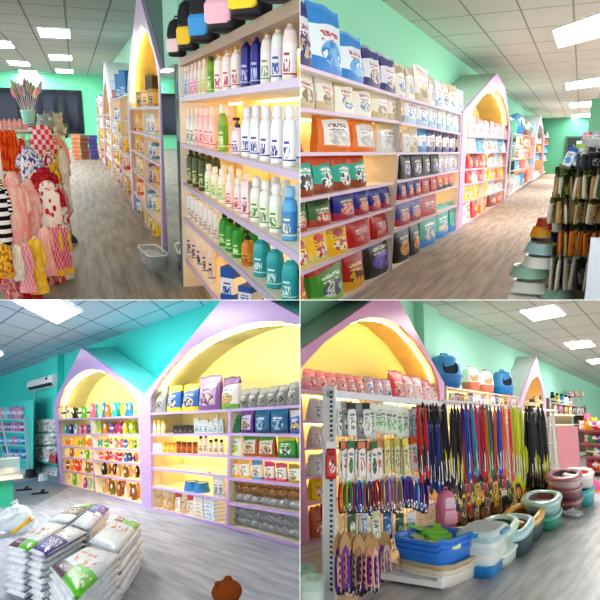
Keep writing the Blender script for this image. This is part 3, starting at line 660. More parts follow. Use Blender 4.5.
# =================================================================== TOP LEFT: shampoo aisle
TL = Room('shampoo aisle', (74, 116), 1.35, (170, 150), .04, (-1, 1))
XF = .75; XW = 1.3; YB = 28.4; HC = 3.02
sheet(TL, 'floor_shampoo_aisle', plank_mat('#b4aea4', '#979188', '#6f6a64', .2, 2.4, .5), [(-5, 0, 0), (1.6, 0, 0), (1.6, YB, 0), (-5, YB, 0)])
sheet(TL, 'ceiling_shampoo_aisle', tile_ceiling_mat('#b9c0bf', '#858c8c', .66, 1.25, 0, .02, .1), [(-6, 0, HC), (1.6, 0, HC), (1.6, YB, HC), (-6, YB, HC)], (0, 0, .05))
sheet(TL, 'wall_right_shampoo_aisle', mat('#a9dcc6', .7), [(XW, 0, 0), (XW, YB, 0), (XW, YB, HC), (XW, 0, HC)], (.08, 0, 0))
sheet(TL, 'wall_back_shampoo_aisle', mat('#86e6bd', .7), [(-6, YB, 0), (1.6, YB, 0), (1.6, YB, HC), (-6, YB, HC)], (0, .08, 0))
LQ = [[(37, 27.5), (69.5, 29.5), (70.5, 38), (40.5, 37)], [(-8, 40.5), (10, 41.5), (15, 48), (-4, 48)], [(48.5, 55), (71.5, 56), (72, 60.5), (50.5, 60)], [(6, 61), (28, 62), (31, 66), (10.5, 65)], [(55, 69.3), (73, 70), (73.3, 73), (57, 72.5)], [(18, 70.5), (36.5, 71), (38, 74), (20.5, 73.5)]]
LL = ['largest nearest ceiling light panel in the shampoo aisle', 'ceiling light panel cut by the left edge, shampoo aisle', 'second panel of the right light row, shampoo aisle', 'second panel of the left light row, shampoo aisle', 'farthest panel of the right light row, shampoo aisle', 'farthest panel of the left light row, shampoo aisle']
for q, l in zip(LQ, LL): ceiling_light(TL, HC, q, l, 10)
# dark window in the back wall
p0 = TL.hit(-12, 131, 1, YB); p1 = TL.hit(81, 92, 1, YB); b = MB()
b.box(p0.x, p1.x, YB - .06, YB - .03, p0.z, p1.z, mat('#14223a', .08)); g = struct('window_1', b.mesh('window_1'), TL)
b = MB()
for u in (-12, 20, 41, 56, 66, 80.5):
    x = TL.hit(u, 110, 1, YB).x; b.box(x - .09, x + .09, YB - .12, YB - .02, p0.z, p1.z, mat('#0c1526', .3))
b.box(p0.x, p1.x, YB - .12, YB - .02, p0.z - .06, p0.z + .06, mat('#0c1526', .3)); b.box(p0.x, p1.x, YB - .12, YB - .02, p1.z - .06, p1.z + .06, mat('#0c1526', .3)); struct('window_frame', b.mesh('window_frame'), TL)
# ---- near bay of bottles
mLil = mat('#cdbfdc', .35); mCr = mat('#f4ead6', .45); mWm = mat('#f6cf7e', .6); mTop = mat('#a8927c', .5)  # mWm: back panels, their yellow carries the warm shelf glow in the colour
root, S, off = shelving(TL, XF, 1, 'shelving_unit', 'tall warm-lit shelving bay packed with shampoo bottles, shampoo aisle', 'shelving', [((178.5, 57), (184.5, 318)), ((318, -16), (318, 440))],
    [((179, 98), (318, 74)), ((181, 143), (318, 177.5)), ((182, 183), (318, 267)), ((183.5, 217), (318, 341)), ((185, 258), (318, 428))], .42, mLil, mCr, mWm, led=4, w=.03)
N2, N3, N4, N5, N6 = S
N1 = board(TL, root, off, XF, 1, TL.hit(179, 59, 0, XF), TL.hit(318, -14, 0, XF), .46, mTop, mTop, .05, 5)
b = MB(); xm = XF + .24; ym = TL.y_at(243, xm, 1.3); b.box(xm, XF + .4, ym - .015, ym + .015, .1, 1.8, mat('#f8e0a8', .5)); add('divider_panel', b.mesh('divider_panel'), TL, parent=root, mtx=off)
bt = lambda base, lab, acc, cap, st='cap', z0=.12, z1=.66, e=2.6, n=.2: bottle(label_mat(base, lab, acc, z0, z1), mat(cap, .35), st, e=e, neck=n)
G = 'bottles in the shampoo bay'; C = 'bottle'
w1 = 'on top row of shampoo bay'
fill(N2, 180.5, 194, 5, 29, bt('#cfe6f2', '#9ed0ec', '#3a86c4', '#f0f4f6', 'flip'), 'light blue shampoo bottle', w1, C, G, wpx=4.5, jit=.02)
fill(N2, 194, 205, 3, 31, bt('#e8e4ea', '#e6c8dc', '#c06a9a', '#dcdce4', 'flip'), 'pale pink shampoo bottle', w1, C, G, wpx=5, jit=.02)
fill(N2, 205, 214, 2, 34, bt('#e6ecd8', '#dcebc8', '#c8b440', '#e8ece8', 'flip'), 'white and lime shampoo bottle', w1, C, G, wpx=6)
fill(N2, 214, 221, 1, 38, bt('#79b83a', '#5aa32c', '#d8f0b0', '#2f5a20', 'flip'), 'bright green shampoo bottle', w1, C, G, wpx=8)
fill(N2, 221, 248, 3, 44, bt('#f4f2f0', '#f6f2f2', '#c04a78', '#c8a468', 'wood'), 'tall white bottle with golden cap', w1, C, G, wpx=11, jit=.02)
fill(N2, 248, 269, 2, 58, bt('#26267e', '#2c2c92', '#b8c0e8', '#1e1e6a', 'tall', n=.16), 'tall royal blue bottle', w1, C, G, wpx=12, jit=.03)
fill(N2, 269, 304, 3, 62, [bt('#e8e6e0', '#f0ece8', '#7a9a5a', '#c39a62', 'wood'), bt('#e8ece4', '#e6e0ec', '#3a5aa0', '#c39a62', 'wood'), bt('#ecdcd8', '#f2ecec', '#a03a50', '#c39a62', 'wood')], 'large printed bottle with wooden cap', w1, C, G, wpx=14, jit=.03)
w2 = 'on second row of shampoo bay'
fill(N3, 183, 201, 5, 32, bt('#dfeaf2', '#eef4f0', '#3a6a4a', '#e6f0f6'), 'slim white bottle', w2, C, G, wpx=5.5, rank=1, jit=.02)
fill(N3, 201, 222, 4, 38, bt('#f6cfd0', '#f8dcdc', '#d85a6a', '#f6e4e2', 'flip'), 'pink shampoo bottle', w2, C, G, wpx=7, rank=1, jit=.03)
fill(N3, 222, 236, 1, 45, bt('#8dbb3e', '#6fa62e', '#e8f0c0', '#f0ecd8', 'flip'), 'green bottle with cream top', w2, C, G, wpx=10)
fill(N3, 237, 249, 1, 36, bottle(label_mat('#efe6f0', '#f2ecf4', '#7a5aa8', .1, .7), mat('#1e1a1e', .3), 'pump', name='pump_bottle'), 'short lilac bottle with black pump', w2, C, G, wpx=12)
fill(N3, 249, 304, 5, 54, bt('#f2f4fa', '#f8f8fc', '#3a3a9c', '#f0f0f4', 'flip'), 'large white bottle with violet bands', w2, C, G, wpx=13, rank=1, jit=.02)
w3 = 'on third row of shampoo bay'
fill(N4, 187, 211, 4, 39, bt('#3d4a20', '#4a5a28', '#c8c890', '#151512', 'cap'), 'dark olive bottle with black cap', w3, C, G, wpx=9, rank=1, jit=.02)
fill(N4, 211, 232, 3, 31, bt('#f0f4ee', '#e0f0c8', '#7ab830', '#eef2ee', 'flip'), 'white bottle with green print', w3, C, G, wpx=8, rank=1, jit=.02)
fill(N4, 232, 250, 2, 34, bt('#f2eef0', '#f4e0e4', '#c8304e', '#f4f0f2', 'flip'), 'white bottle with red print', w3, C, G, wpx=9, rank=1)
fill(N4, 250, 258, 1, 34, carton(label_mat('#f0dce2', '#f4e8ec', '#a8406a', .1, .8)), 'slim pink carton', w3, 'box', None, wpx=9)
fill(N4, 258, 288, 3, 46, bt('#f0f2ec', '#e6eed8', '#4a8a30', '#f0f2f0', 'flip'), 'big white bottle with leaf-green print', w3, C, G, wpx=13, rank=1, jit=.02)
fill(N4, 289, 303, 1, 52, bt('#5aa6d6', '#3a86c0', '#e8e0b8', '#8ac0e0', 'flip'), 'big sky blue bottle', w3, C, G, wpx=15)
w4 = 'on fourth row of shampoo bay'
fill(N5, 186, 226, 9, 24, jar(label_mat('#eef0f2', '#e4e8ea', '#b86a70', .1, .6), mat('#f4f6f8', .3), 'tall_jar', .86), 'small white-lidded jar', w4, 'jar', 'small jars in the shampoo bay', wpx=7, rank=1, jit=.02)
fill(N5, 226, 247, 3, 40, bottle(label_mat('#2f9a2e', '#48a83a', '#d8f0c0', .12, .5), mat('#141414', .3), 'pump', name='pump_bottle'), 'green bottle with black pump', w4, C, G, wpx=11, rank=1, jit=.03)
fill(N5, 247, 259, 1, 36, bottle(label_mat('#d88a2a', '#e0a040', '#7a3a14', .12, .5), mat('#1c1410', .3), 'pump', name='pump_bottle'), 'orange bottle with dark pump', w4, C, G, wpx=12)
fill(N5, 259, 304, 3, 50, bt('#35b0b4', '#2fa4aa', '#d8f0ee', '#f0ece4', 'cap'), 'large turquoise bottle with cream cap', w4, C, G, wpx=17, jit=.02)
w5 = 'on lowest row of shampoo bay'
fill(N6, 188, 221, 6, 46, bt('#eee6dc', '#e8dcd0', '#4a3a6a', '#f4f0e8', 'tall', n=.18), 'slim cream bottle', w5, C, G, wpx=7, jit=.03)
fill(N6, 224, 262, 2, 36, carton(label_mat('#2a62b8', '#f0f2f4', '#2a62b8', .2, .7)), 'blue and white carton', w5, 'box', None, wpx=16, dpx=22)
# backpack carriers on top
@memo
def carrier(pocket, mesh='#24242a', body='#17171b'):
    k = mat(body, .55); b = MB()
    b.loft([(0, .44, .4), (.05, .49, .47), (.45, .5, .5), (.75, .47, .48), (.92, .36, .38), (1, .16, .2)], k, 20, 3.0)
    p = MB(); p.loft([(.1, .3, .06, 0, -.48), (.14, .4, .1, 0, -.46), (.4, .4, .1, 0, -.48), (.46, .34, .05, 0, -.48)], mat(pocket, .5), 16, 4)
    z = MB(); z.loft([(.52, .3, .03, 0, -.49), (.55, .36, .04, 0, -.49), (.78, .3, .05, 0, -.44), (.82, .22, .03, 0, -.42)], mat(mesh, .8), 14, 3)
    h = MB(); h.tube([(-.14, 0, .97), (-.1, 0, 1.08), (.1, 0, 1.08), (.14, 0, .97)], .03, k, 6)
    return ('pet_backpack', b.mesh('pack_body', True, 60), [('front_pocket', p.mesh('front_pocket', True)), ('mesh_window', z.mesh('mesh_window', True)), ('carry_handle', h.mesh('carry_handle', True))])
for u0, u1, h, wp, c, d in ((172, 187, 34, 15, '#f0d4d6', 'smallest black pet backpack with pale pink pocket'), (182, 200, 45, 17, '#f0c81e', 'second black pet backpack with yellow pocket'), (195, 216, 53, 24, '#3a9ad8', 'black pet backpack with sky blue pocket'), (212, 238, 60, 31, '#f0bcc8', 'large black pet backpack with pink pocket'), (238, 263, 62, 34, '#f4d21e', 'black pet backpack with bright yellow pocket'), (264, 300, 64, 38, '#2f8ad0', 'rightmost black pet backpack with blue pocket')):
    fill(N1, u0, u1, 1, h, carrier(c), d, 'on top of shampoo bay', 'backpack', 'pet backpacks', wpx=wp * 1.25, dpx=wp * .95, jit=0, inset=-.09)
# mirror pier and wall above it
b = MB(); zt = TL.hit(170, 66, 0, XF).z; ya = TL.y_at(178.5, XF, 1.0); yb = TL.y_at(164, XF, 1.0)
b.box(XF, XF + .5, ya + .05, yb, 0, zt, mat('#b8c4c4', .04, .95)); tag(add('mirror_panel', b.mesh('mirror_panel'), TL), 'tall mirror-clad pier between shelving bays, shampoo aisle', 'mirror')
b = MB(); b.box(XF + .04, XW, ya + .05, yb, zt, HC, mat('#9fd4be', .7)); struct('wall_pier_shampoo_aisle', b.mesh('pier'), TL)
# ---- house shelving 1
root, S, off = shelving(TL, XF, 1, 'house_shelving', 'lilac house-shaped shelving beside mirror, shampoo aisle', 'shelving', [((129, 108), (133.5, 212)), ((143, 108), (146, 230)), ((160, 107), (163, 259))],
    [((129.5, 107.5), (159.5, 106)), ((130, 130), (160, 137)), ((130.5, 148), (161, 165)), ((131.5, 168), (162, 195)), ((132, 189), (162, 227)), ((133, 210), (163, 258))], .42, mLil, mCr, mWm, led=2, w=.05, group='house-shaped shelving')
arch_front(TL, XF, 1, root, off, [(133, 212), (127.5, 100), (128, 80), (138, -12), (160, 68), (164, 262)], [(162, 258), (158.8, 80), (154, 52), (147.5, 32), (141.5, 25), (135, 40), (131, 66), (129.3, 100), (134.3, 211)], .5, mat('#d3c0e2', .35), mat('#f6d98c', .6), mat('#ffe08c', .6), mat('#9fb4b0', .6))
arch_strip(TL, XF, 1, root, off, [(158.8, 80), (154, 52), (147.5, 32), (141.5, 25), (135, 40), (131, 66), (129.3, 100)], 12, .05)
bx = [carton(label_mat(a, b_, c_, .15, .8)) for a, b_, c_ in (('#dfe4ec', '#eef0f4', '#2a5aa0'), ('#d8b878', '#e8d8a8', '#7a4a1a'), ('#4a90c8', '#e0eaf4', '#1a4a88'), ('#e8c420', '#f0d860', '#a06a08'), ('#8a6ab0', '#e0d0e8', '#5a2a80'), ('#c8d4cc', '#eef2ee', '#2a6a48'), ('#c85a48', '#f0d8d0', '#8a2a1a'), ('#a88458', '#c8a878', '#4a2a14'))]
wh = 'in lilac house'
fill(S[0], 140, 159, 3, 16, [bx[7], bx[1]], 'tan box on house top shelf', wh, 'box', 'boxes in the lilac house', wpx=8, dpx=10)
b = MB()
fill(S[0], 148, 158, 1, 30, carton(label_mat('#3a3028', '#1c1814', '#e8d048', .1, .5)), 'dark box behind tan ones', 'on lilac house top shelf', 'box', None, wpx=9, inset=.2)
for k, (h, n1, n2, ks, d) in enumerate(((18, 3, 3, (0, 5, 0), 'white box'), (15, 3, 4, (2, 3, 0), 'blue and yellow box'), (18, 3, 4, (1, 6, 4), 'small mixed box'), (18, 3, 3, (0, 2, 5), 'pale box'), (20, 2, 3, (3, 1, 3), 'yellow pack'))):
    nmr = ['second', 'third', 'fourth', 'fifth', 'bottom'][k] + ' shelf'
    fill(S[k+1], 131 + k * .6, 144 + k * .5, n1, h * .8, [bx[(q + 1) % 8] for q in ks], d + ' in far half of ' + nmr, wh, 'box', 'boxes in the lilac house', wpx=5, dpx=6)
    fill(S[k+1], 147 + k * .4, 160 + k * .5, n2, h, [bx[q] for q in ks], d + ' in near half of ' + nmr, wh, 'box', 'boxes in the lilac house', wpx=6, dpx=8)
# ---- open bay between the two houses
_, S, _ = shelving(TL, XF, 1, 'shelving_unit', 'far open shelving bay between two lilac houses, shampoo aisle', 'shelving', [((110.5, 100), (113.3, 179)), ((120, 97), (122.8, 194)), ((127.5, 93), (132.5, 210))],
    [((110.5, 100.5), (127.5, 93)), ((110.5, 118.5), (128, 120)), ((111, 131), (128.5, 138)), ((111.5, 144), (129, 156.5)), ((112, 157), (130.5, 178)), ((113, 177), (132.5, 209))], .42, mLil, mCr, mWm, led=2, w=.05)
fill(S[0], 110.5, 118, 2, 17, carton(label_mat('#b8d8ee', '#e4f0f8', '#4a90c8', .1, .5), mat('#8ac4e8', .4)), 'pale blue storage box', 'on far bay, shampoo aisle', 'box', 'blue storage boxes', wpx=8, jit=.1)
fill(S[0], 119, 128, 2, 22, carton(label_mat('#3a8ad0', '#5aa8e0', '#e8f2fa', .1, .4), mat('#2a74c0', .4)), 'deep blue storage box', 'on far bay, shampoo aisle', 'box', 'blue storage boxes', wpx=9, jit=.1)
fill(S[0], 114, 122, 1, 8, carton(label_mat('#c87a6a', '#d89080', '#8a3a30', .1, .5)), 'low salmon box in front of blue ones', 'on far bay', 'box', None, wpx=12, inset=-.02)
for k, shf in enumerate(S[1:]):
    nmr = ['second', 'third', 'fourth', 'fifth', 'bottom'][k] + ' shelf'
    fill(shf, 112 + k * .5, 127.5 + k, 5, 11 + k * 2, [bx[(k * 3 + q) % 8] for q in (0, 5, 2)], 'small box on ' + nmr, 'of far bay, shampoo aisle', 'box', 'boxes in the far shampoo aisle bay', wpx=4, dpx=5)
root, S, off = shelving(TL, XF, 1, 'house_shelving', 'farthest small lilac house-shaped shelving, shampoo aisle', 'shelving', [((103, 113), (105.5, 166)), ((111, 112), (112.5, 177))],
    [((103, 114.5), (110.5, 114)), ((103.5, 126), (111, 129)), ((104, 138), (111.5, 145)), ((105, 152), (112, 163)), ((105.5, 166), (112.5, 177))], .42, mLil, mCr, mWm, led=2, w=.06, group='house-shaped shelving')
arch_front(TL, XF, 1, root, off, [(105, 167), (102.5, 112), (104, 62), (110.5, 98), (113, 178)], [(111.8, 176), (109.5, 108), (107.5, 90), (105.3, 78), (103.9, 90), (103.5, 112), (106, 167)], .5, mat('#d3c0e2', .35), mat('#f6d98c', .6), mat('#ffe08c', .6), mat('#a9b6b4', .6))
for k, shf in enumerate(S[1:]):
    fill(shf, 104.3 + k * .4, 111 + k * .4, 3, 8, [bx[(k * 3 + q) % 8] for q in (0, 5, 2)], 'tiny box on ' + ['second', 'third', 'fourth', 'bottom'][k] + ' shelf', 'of farthest lilac house', 'box', 'boxes in the farthest lilac house', wpx=2.5, dpx=3)
_, S, _ = shelving(TL, XF, 1, 'shelving_unit', 'last narrow shelving bay by the back wall, shampoo aisle', 'shelving', [((97.5, 95), (99, 156)), ((102, 92), (105, 165))],
    [((97.5, 104), (102, 102)), ((97.7, 114.5), (102.5, 114)), ((98, 125), (103, 128)), ((98.5, 137), (104, 143)), ((99, 155), (105, 164))], .42, mLil, mCr, mWm, led=2, w=.06)
for k, shf in enumerate(S):
    fill(shf, 98 + k * .3, 102.5 + k * .5, 3, 8, [bx[(k * 3 + q) % 8] for q in (4, 7, 2)], 'tiny packed box on ' + ['top', 'second', 'third', 'fourth', 'bottom'][k] + ' shelf', 'of last bay', 'box', 'boxes in the last bay', wpx=2.5, dpx=3)
# clear crate on the floor at the foot of the house
@memo
def clear_crate():
    g = mat('#e8f0f2', .08, alpha=.35); b = MB(); b.loft([(0, .42, .42), (.95, .49, .49)], g, 20, 6, cap1=False)
    r = MB(); r.loft([(.92, .5, .5), (1, .5, .5), (1, .45, .45), (.92, .45, .45), (.92, .5, .5)], mat('#f4f8f8', .2), 20, 6, False, False)
    k = MB()
    for i in range(5): k.loft([(.1 + i * .14, .3, .3), (.2 + i * .14, .36, .36)], mat(['#e8e4d8', '#d8c8b0', '#f0f0ee', '#b8b0a8', '#e0e4e6'][i], .5), 14, 3)
    return ('clear_crate', b.mesh('crate_body', True), [('crate_rim', r.mesh('crate_rim')), ('packed_trays', k.mesh('packed_trays', True))])
p = TL.floor(151, 267); spawn(clear_crate(), TL, (p.x + .02, p.y, 0), .1, (.2, .55, .17), 'clear plastic crate on floor below the lilac house', 'crate')
# ---- stacked boxes by the back wall
for k, (u0, u1, v0, c, d) in enumerate(((71.5, 79.5, 134, ('#e8906a', '#f0c8a8', '#c85a3a'), 'orange and pink flat box'), (80, 88, 135, ('#7a4a3a', '#9a6a50', '#4a2a20'), 'brown flat box'), (88.5, 97, 135, ('#4a4a9a', '#6a6ab8', '#2a2a6a'), 'violet blue flat box'))):
    a = TL.hit(u0, 140, 1, 21.5); c2 = TL.hit(u1, 140, 1, 21.5); zt = TL.hit(u0, v0, 1, 21.5).z; n = 6; hh = zt / n
    for i in range(n): spawn(carton(label_mat(*c, .15, .5)), TL, ((a.x + c2.x) / 2 + random.uniform(-.02, .02), 21.5, i * hh), 0, (c2.x - a.x, .5, hh * .96), f'{d}, {ORD[i]} from floor in its stack by back wall', 'box', 'flat boxes stacked by the back wall')
# ---- clothes rack
@memo
def garment(m, m2, style, seed=0):
    """pet clothes on a hanger: shoulders near z=1, hem at z=0"""
    b = MB(); rnd = random.Random(seed); rs = []; n = 20
    prof = {'dress': [(0, .5), (.25, .44), (.5, .32), (.62, .28), (.78, .36), (.86, .3), (.9, .14)], 'hoodie': [(0, .38), (.06, .42), (.4, .4), (.7, .42), (.82, .34), (.9, .2)], 'scarf': [(0, .4), (.3, .46), (.6, .36), (.85, .3), (.93, .14)]}[style]
    ph = rnd.uniform(0, 6)
    for z, r in prof:
        ring = []
        for j in range(n):
            a = 2 * PI * j / n; wv = 1 + (.12 if style != 'hoodie' else .06) * math.sin(5 * a + ph + z * 3)
            ring.append((r * math.cos(a) * wv, r * .7 * math.sin(a) * wv, z + (.03 * math.sin(3 * a + ph) if z == 0 else 0)))
        rs.append(ring)
    b.rings(rs, m); kids = []
    if style == 'hoodie':
        h = MB(); h.ball((0, -.05, .9), (.26, .26, .14), m, 12, 8); kids.append(('hood', h.mesh('hood', True)))
    if style != 'scarf':
        for s in (-1, 1):
            t = MB(); t.tube([(s * .28, 0, .78), (s * .42, -.04, .62), (s * .48, -.08, .46)], [.13, .12, .1], m2 or m, 8); kids.append(('sleeve', t.mesh('sleeve', True)))
    if style == 'dress':
        f = MB(); f.rings([[(.53 * math.cos(2*PI*j/n) * (1 + .12 * math.sin(7*j)), .4 * math.sin(2*PI*j/n), z) for j in range(n)] for z in (-.02, .1)], m2 or m); kids.append(('hem_frill', f.mesh('hem_frill', True)))
    hk = MB(); hk.tube([(-.3, 0, .84), (0, 0, .93), (.3, 0, .84)], .02, mat('#f0e8e8', .3), 6); hk.tube([(0, 0, .93), (0, 0, .99), (.05, 0, 1.03), (.09, 0, 1.0)], .015, mat('#b8bcc0', .2, .9), 6); kids.append(('hanger', hk.mesh('hanger', True)))
    return ('pet_garment', b.mesh('garment_body', True, 80), kids)
pinkf = cloth_mat('#f0a8a0', '#e8c8b8', 'print', 5); pink2 = cloth_mat('#f2b4b0', '#f6d0c0', 'print', 7); strp = cloth_mat('#f2f2f0', '#17171d', 'stripe', 7); wred = cloth_mat('#f6ece4', '#d02a34', 'dots', 4.2); wred2 = cloth_mat('#f4f0ec', '#c04048', 'print', 6)
yel = cloth_mat('#e8b83a', '#f0cf60', 'print', 6); yelp = cloth_mat('#ecc040', '#b86a3a', 'print', 8); plaid = cloth_mat('#e88a9a', '#f4c4c8', 'check', 5); plaid2 = cloth_mat('#d85a78', '#f0b0b8', 'check', 5); wht = cloth_mat('#e4dccf', '#f6f2ea', 'print', 5); dkr = cloth_mat('#a81e2c', '#c83a40', 'print', 5)
org = cloth_mat('#e8641e', '#c8301c', 'print', 4); rdp = cloth_mat('#e84a62', '#f8dce0', 'check', 3.5); wbl = cloth_mat('#f0ecec', '#5a5aa0', 'print', 7); gry = cloth_mat('#a8aeb0', '#e4e6e4', 'print', 5); bge = cloth_mat('#c8ae88', '#efe2cc', 'print', 6); mint = cloth_mat('#a8dccc', '#e0f4ec', 'print', 6); pgr = cloth_mat('#b86a7a', '#e8a89a', 'print', 6)
GR = 'pet clothes on the left rack'
def hang(u, v0, v1, w, y, m, m2, st, lab, sd=0, rot=0):
    p1 = TL.hit(u, v0, 1, y); p0 = TL.hit(u, v1, 1, y); s = TL.px(p0); spawn(garment(m, m2, st, sd), TL, (p0.x, y, p0.z), rot + random.uniform(-.2, .2), (w * s, w * s * .8, p1.z - p0.z), lab, 'pet clothes', GR)
# back tier, small things along the top rail
for i in range(6): hang(1 + i * 5, 119, 133, 6, 8.0, [pinkf, plaid][i % 2], None, 'hoodie', nth('tiny pink pet top', i, 6, 'on back rail, clothes rack'), i)
for i in range(5): hang(1 + i * 4.2, 127, 170, 7.5, 6.2, org, dkr, 'scarf', nth('orange red pet scarf', i, 5, 'hanging on clothes rack'), i)
hang(44, 122, 158, 26, 7.0, rdp, rdp, 'scarf', 'red and pink checked pet cape on clothes rack', 1)
hang(32, 148, 184, 24, 6.0, wbl, wbl, 'hoodie', 'white pet hoodie with blue print, mid clothes rack', 2)
hang(50, 150, 178, 18, 6.6, wred2, yel, 'hoodie', 'white and red pet top above the dark red one', 3)
hang(61, 134, 172, 17, 7.6, bge, wht, 'hoodie', 'beige pet coat at far end of clothes rack', 4)
hang(66, 150, 196, 12, 7.0, wht, bge, 'hoodie', 'cream pet coat at aisle end of clothes rack', 5)
hang(57, 164, 200, 18, 6.0, yelp, wht, 'hoodie', 'mustard print pet top near aisle, clothes rack', 6)
hang(46, 168, 196, 24, 5.4, dkr, dkr, 'hoodie', 'dark red pet top in middle of clothes rack', 7)
# middle tier
hang(4, 178, 244, 20, 4.7, strp, strp, 'hoodie', 'black and white striped pet top at left edge', 8)
hang(20, 174, 246, 26, 4.75, pinkf, pinkf, 'hoodie', 'fluffy pink pet hoodie with flower, beside striped top', 9)
hang(34, 180, 243, 20, 4.85, pink2, pinkf, 'hoodie', 'paler pink pet hoodie beside the fluffy one', 10)
hang(51, 182, 226, 28, 4.9, wred, dkr, 'hoodie', 'white pet top with red dots and red sleeves', 11)
hang(64, 198, 232, 15, 5.2, wred2, plaid2, 'hoodie', 'small white and red pet top by the aisle', 12)
# bottom tier
hang(5, 240, 276, 17, 4.3, yelp, yelp, 'dress', 'mustard flowered pet dress at left edge', 13)
hang(20, 242, 280, 12, 4.35, wht, gry, 'scarf', 'white and grey pet scarf between dresses', 14)
hang(29, 240, 291, 14, 4.4, plaid, plaid, 'dress', 'pink plaid pet dress beside the white scarf', 15)
hang(40, 232, 292, 16, 4.45, yel, yel, 'dress', 'plain yellow pet dress on bottom rail', 16)
hang(49, 222, 274, 14, 4.6, pink2, plaid, 'dress', 'pale pink pet dress beside yellow dress', 17)
hang(58, 222, 274, 14, 4.7, plaid2, yel, 'dress', 'deep pink plaid pet dress with yellow hem', 18)
hang(67, 222, 272, 13, 4.8, plaid2, yel, 'dress', 'deep pink pet dress at aisle end of rack', 19)
hang(16, 272, 304, 22, 4.5, pgr, pgr, 'dress', 'dusty pink pet dress at the very bottom', 20)
hang(33, 276, 304, 20, 4.5, dkr, pgr, 'dress', 'wine red pet dress at the very bottom', 21)
# more of the crowd: second layer of garments filling the rack
FILL = [(pinkf, plaid), (wred2, dkr), (yelp, yel), (bge, wht), (pink2, plaid2), (wbl, gry), (mint, wht), (org, dkr), (rdp, plaid), (pgr, dkr)]
FN = ['pink', 'white and red', 'mustard', 'beige', 'pale pink', 'blue print', 'mint', 'orange', 'red checked', 'dusty rose']
for tier in range(3):
    us = sorted(min(3 + 62 * ((i * 7) % 36) / 35, (66, 62, 64)[tier]) for i in range(tier, 36, 3))
    for j, u in enumerate(us):
        i = j * 3 + tier; v0 = (136, 182, 236)[tier] + ((i * 5) % 7) * 2 - 4; y = (7.2, 5.6, 5.0)[tier] + j / 30; k = (i * 3 + 1) % 10
        hang(u, v0, v0 + (44, 56, 46)[tier], (19, 24, 18)[tier], y, FILL[k][0], FILL[k][1], ('hoodie', 'hoodie', 'dress')[tier], f'{FN[k]} pet garment tucked behind others, {ORD[j]} from left in {["upper", "middle", "lower"][tier]} tier', 30 + i)
root = bpy.data.objects.new('clothes_rack', None); COL.objects.link(root); pr = TL.hit(20, 296, 1, 5.2); root.matrix_basis = TL.M @ Matrix.Translation((pr.x, 5.2, 0)); ALL.append((root, TL)); tag(root, 'pale clothes rack crowded with pet clothes, left of shampoo aisle', 'rack'); off = Matrix.Translation((-pr.x, -5.2, 0))
mR = mat('#e6dccb', .4); xa = TL.hit(-12, 200, 1, 5).x; xb = TL.hit(54, 200, 1, 5).x
for z, y in ((.42, 5.5), (.86, 6.2), (1.2, 8.2)):
    b = MB(); b.tube([(xa, y, z + .03), (xb, y, z + .03)], .008, mR, 8); add('hanging_rail', b.mesh('hanging_rail', True), TL, parent=root, mtx=off)
for y in (5.75, 8.6):
    b = MB(); b.box(xa, xa + .04, y, y + .04, 0, 1.25, mR); add('post', b.mesh('post'), TL, parent=root, mtx=off)
b = MB(); b.box(xa, xb - .1, 5.2, 8.4, .0, .1, mat('#e8d4ac', .5)); add('base_board', b.mesh('base_board'), TL, parent=root, mtx=off)
b = MB(); b.box(xa, xb - .1, 7.6, 9.2, 1.17, 1.19, mat('#e0e0da', .5)); add('top_board', b.mesh('top_board'), TL, parent=root, mtx=off)
# plush toys and wands on top of the rack
@memo
def plush(c, c2='#f4f0ea', name='plush_toy'):
    m = mat(c, .95, spec=.1); m2 = mat(c2, .95, spec=.1); b = MB(); b.ball((0, 0, .32), (.42, .4, .34), m); b.ball((0, -.05, .72), (.34, .32, .28), m)
    kids = []
    for s in (-1, 1):
        e = MB(); e.ball((s * .24, 0, .95), (.11, .06, .12), m, 8, 6); kids.append(('ear', e.mesh('ear', True)))
        e = MB(); e.ball((s * .3, -.32, .12), (.14, .18, .12), m2, 8, 6); kids.append(('paw', e.mesh('paw', True)))
    e = MB(); e.ball((0, -.32, .66), (.14, .1, .1), m2, 8, 6); e.ball((0, -.42, .69), .035, mat('#1a1412', .3), 6, 4); kids.append(('muzzle', e.mesh('muzzle', True))); return (name, b.mesh('plush_body', True), kids)
for i, (u, v, w, h, y, c, d) in enumerate(((50, 131, 14, 18, 7.6, '#9aa8a4', 'grey green plush toy on top of clothes rack'), (59, 134, 14, 20, 7.9, '#c8c4b4', 'beige grey plush toy at rack end'), (42, 128, 12, 13, 8.2, '#b8d0c4', 'pale mint plush toy beside wand bucket'), (66, 138, 9, 14, 8.2, '#6a8a78', 'dark green plush toy at far rack end'))):
    p = TL.hit(u, v, 1, y); s = TL.px(p); spawn(plush(c), TL, (p.x, y, p.z), .3, (w * s, w * s, h * s), d, 'plush toy', 'plush toys on the clothes rack')
p = TL.hit(29, 124, 1, 7.4); s = TL.px(p); b = MB(); b.loft([(0, .36, .36), (1, .5, .5), (1, .44, .44), (.3, .38, .38)], mat('#9fe0d4', .3), 16, 2, True, True); r = MB(); r.loft([(.95, .52, .52), (1.02, .52, .52)], mat('#d0f2ea', .3), 16)
spawn(('bucket', b.mesh('bucket', True), [('bucket_rim', r.mesh('bucket_rim', True))]), TL, tuple(p), 0, (14 * s, 14 * s, 13 * s), 'mint bucket holding cat wands on clothes rack', 'bucket')
@memo
def wand(c):
    b = MB(); b.tube([(0, 0, 0), (0, 0, .72)], .06, mat('#e8dcd0', .5), 6); t = MB(); t.loft([(.6, .1, .1), (.7, .5, .4), (.85, .45, .4), (1, .12, .1)], mat(c, .8), 10); return ('cat_wand', b.mesh('wand_stick', True), [('feather_tuft', t.mesh('feather_tuft', True))])
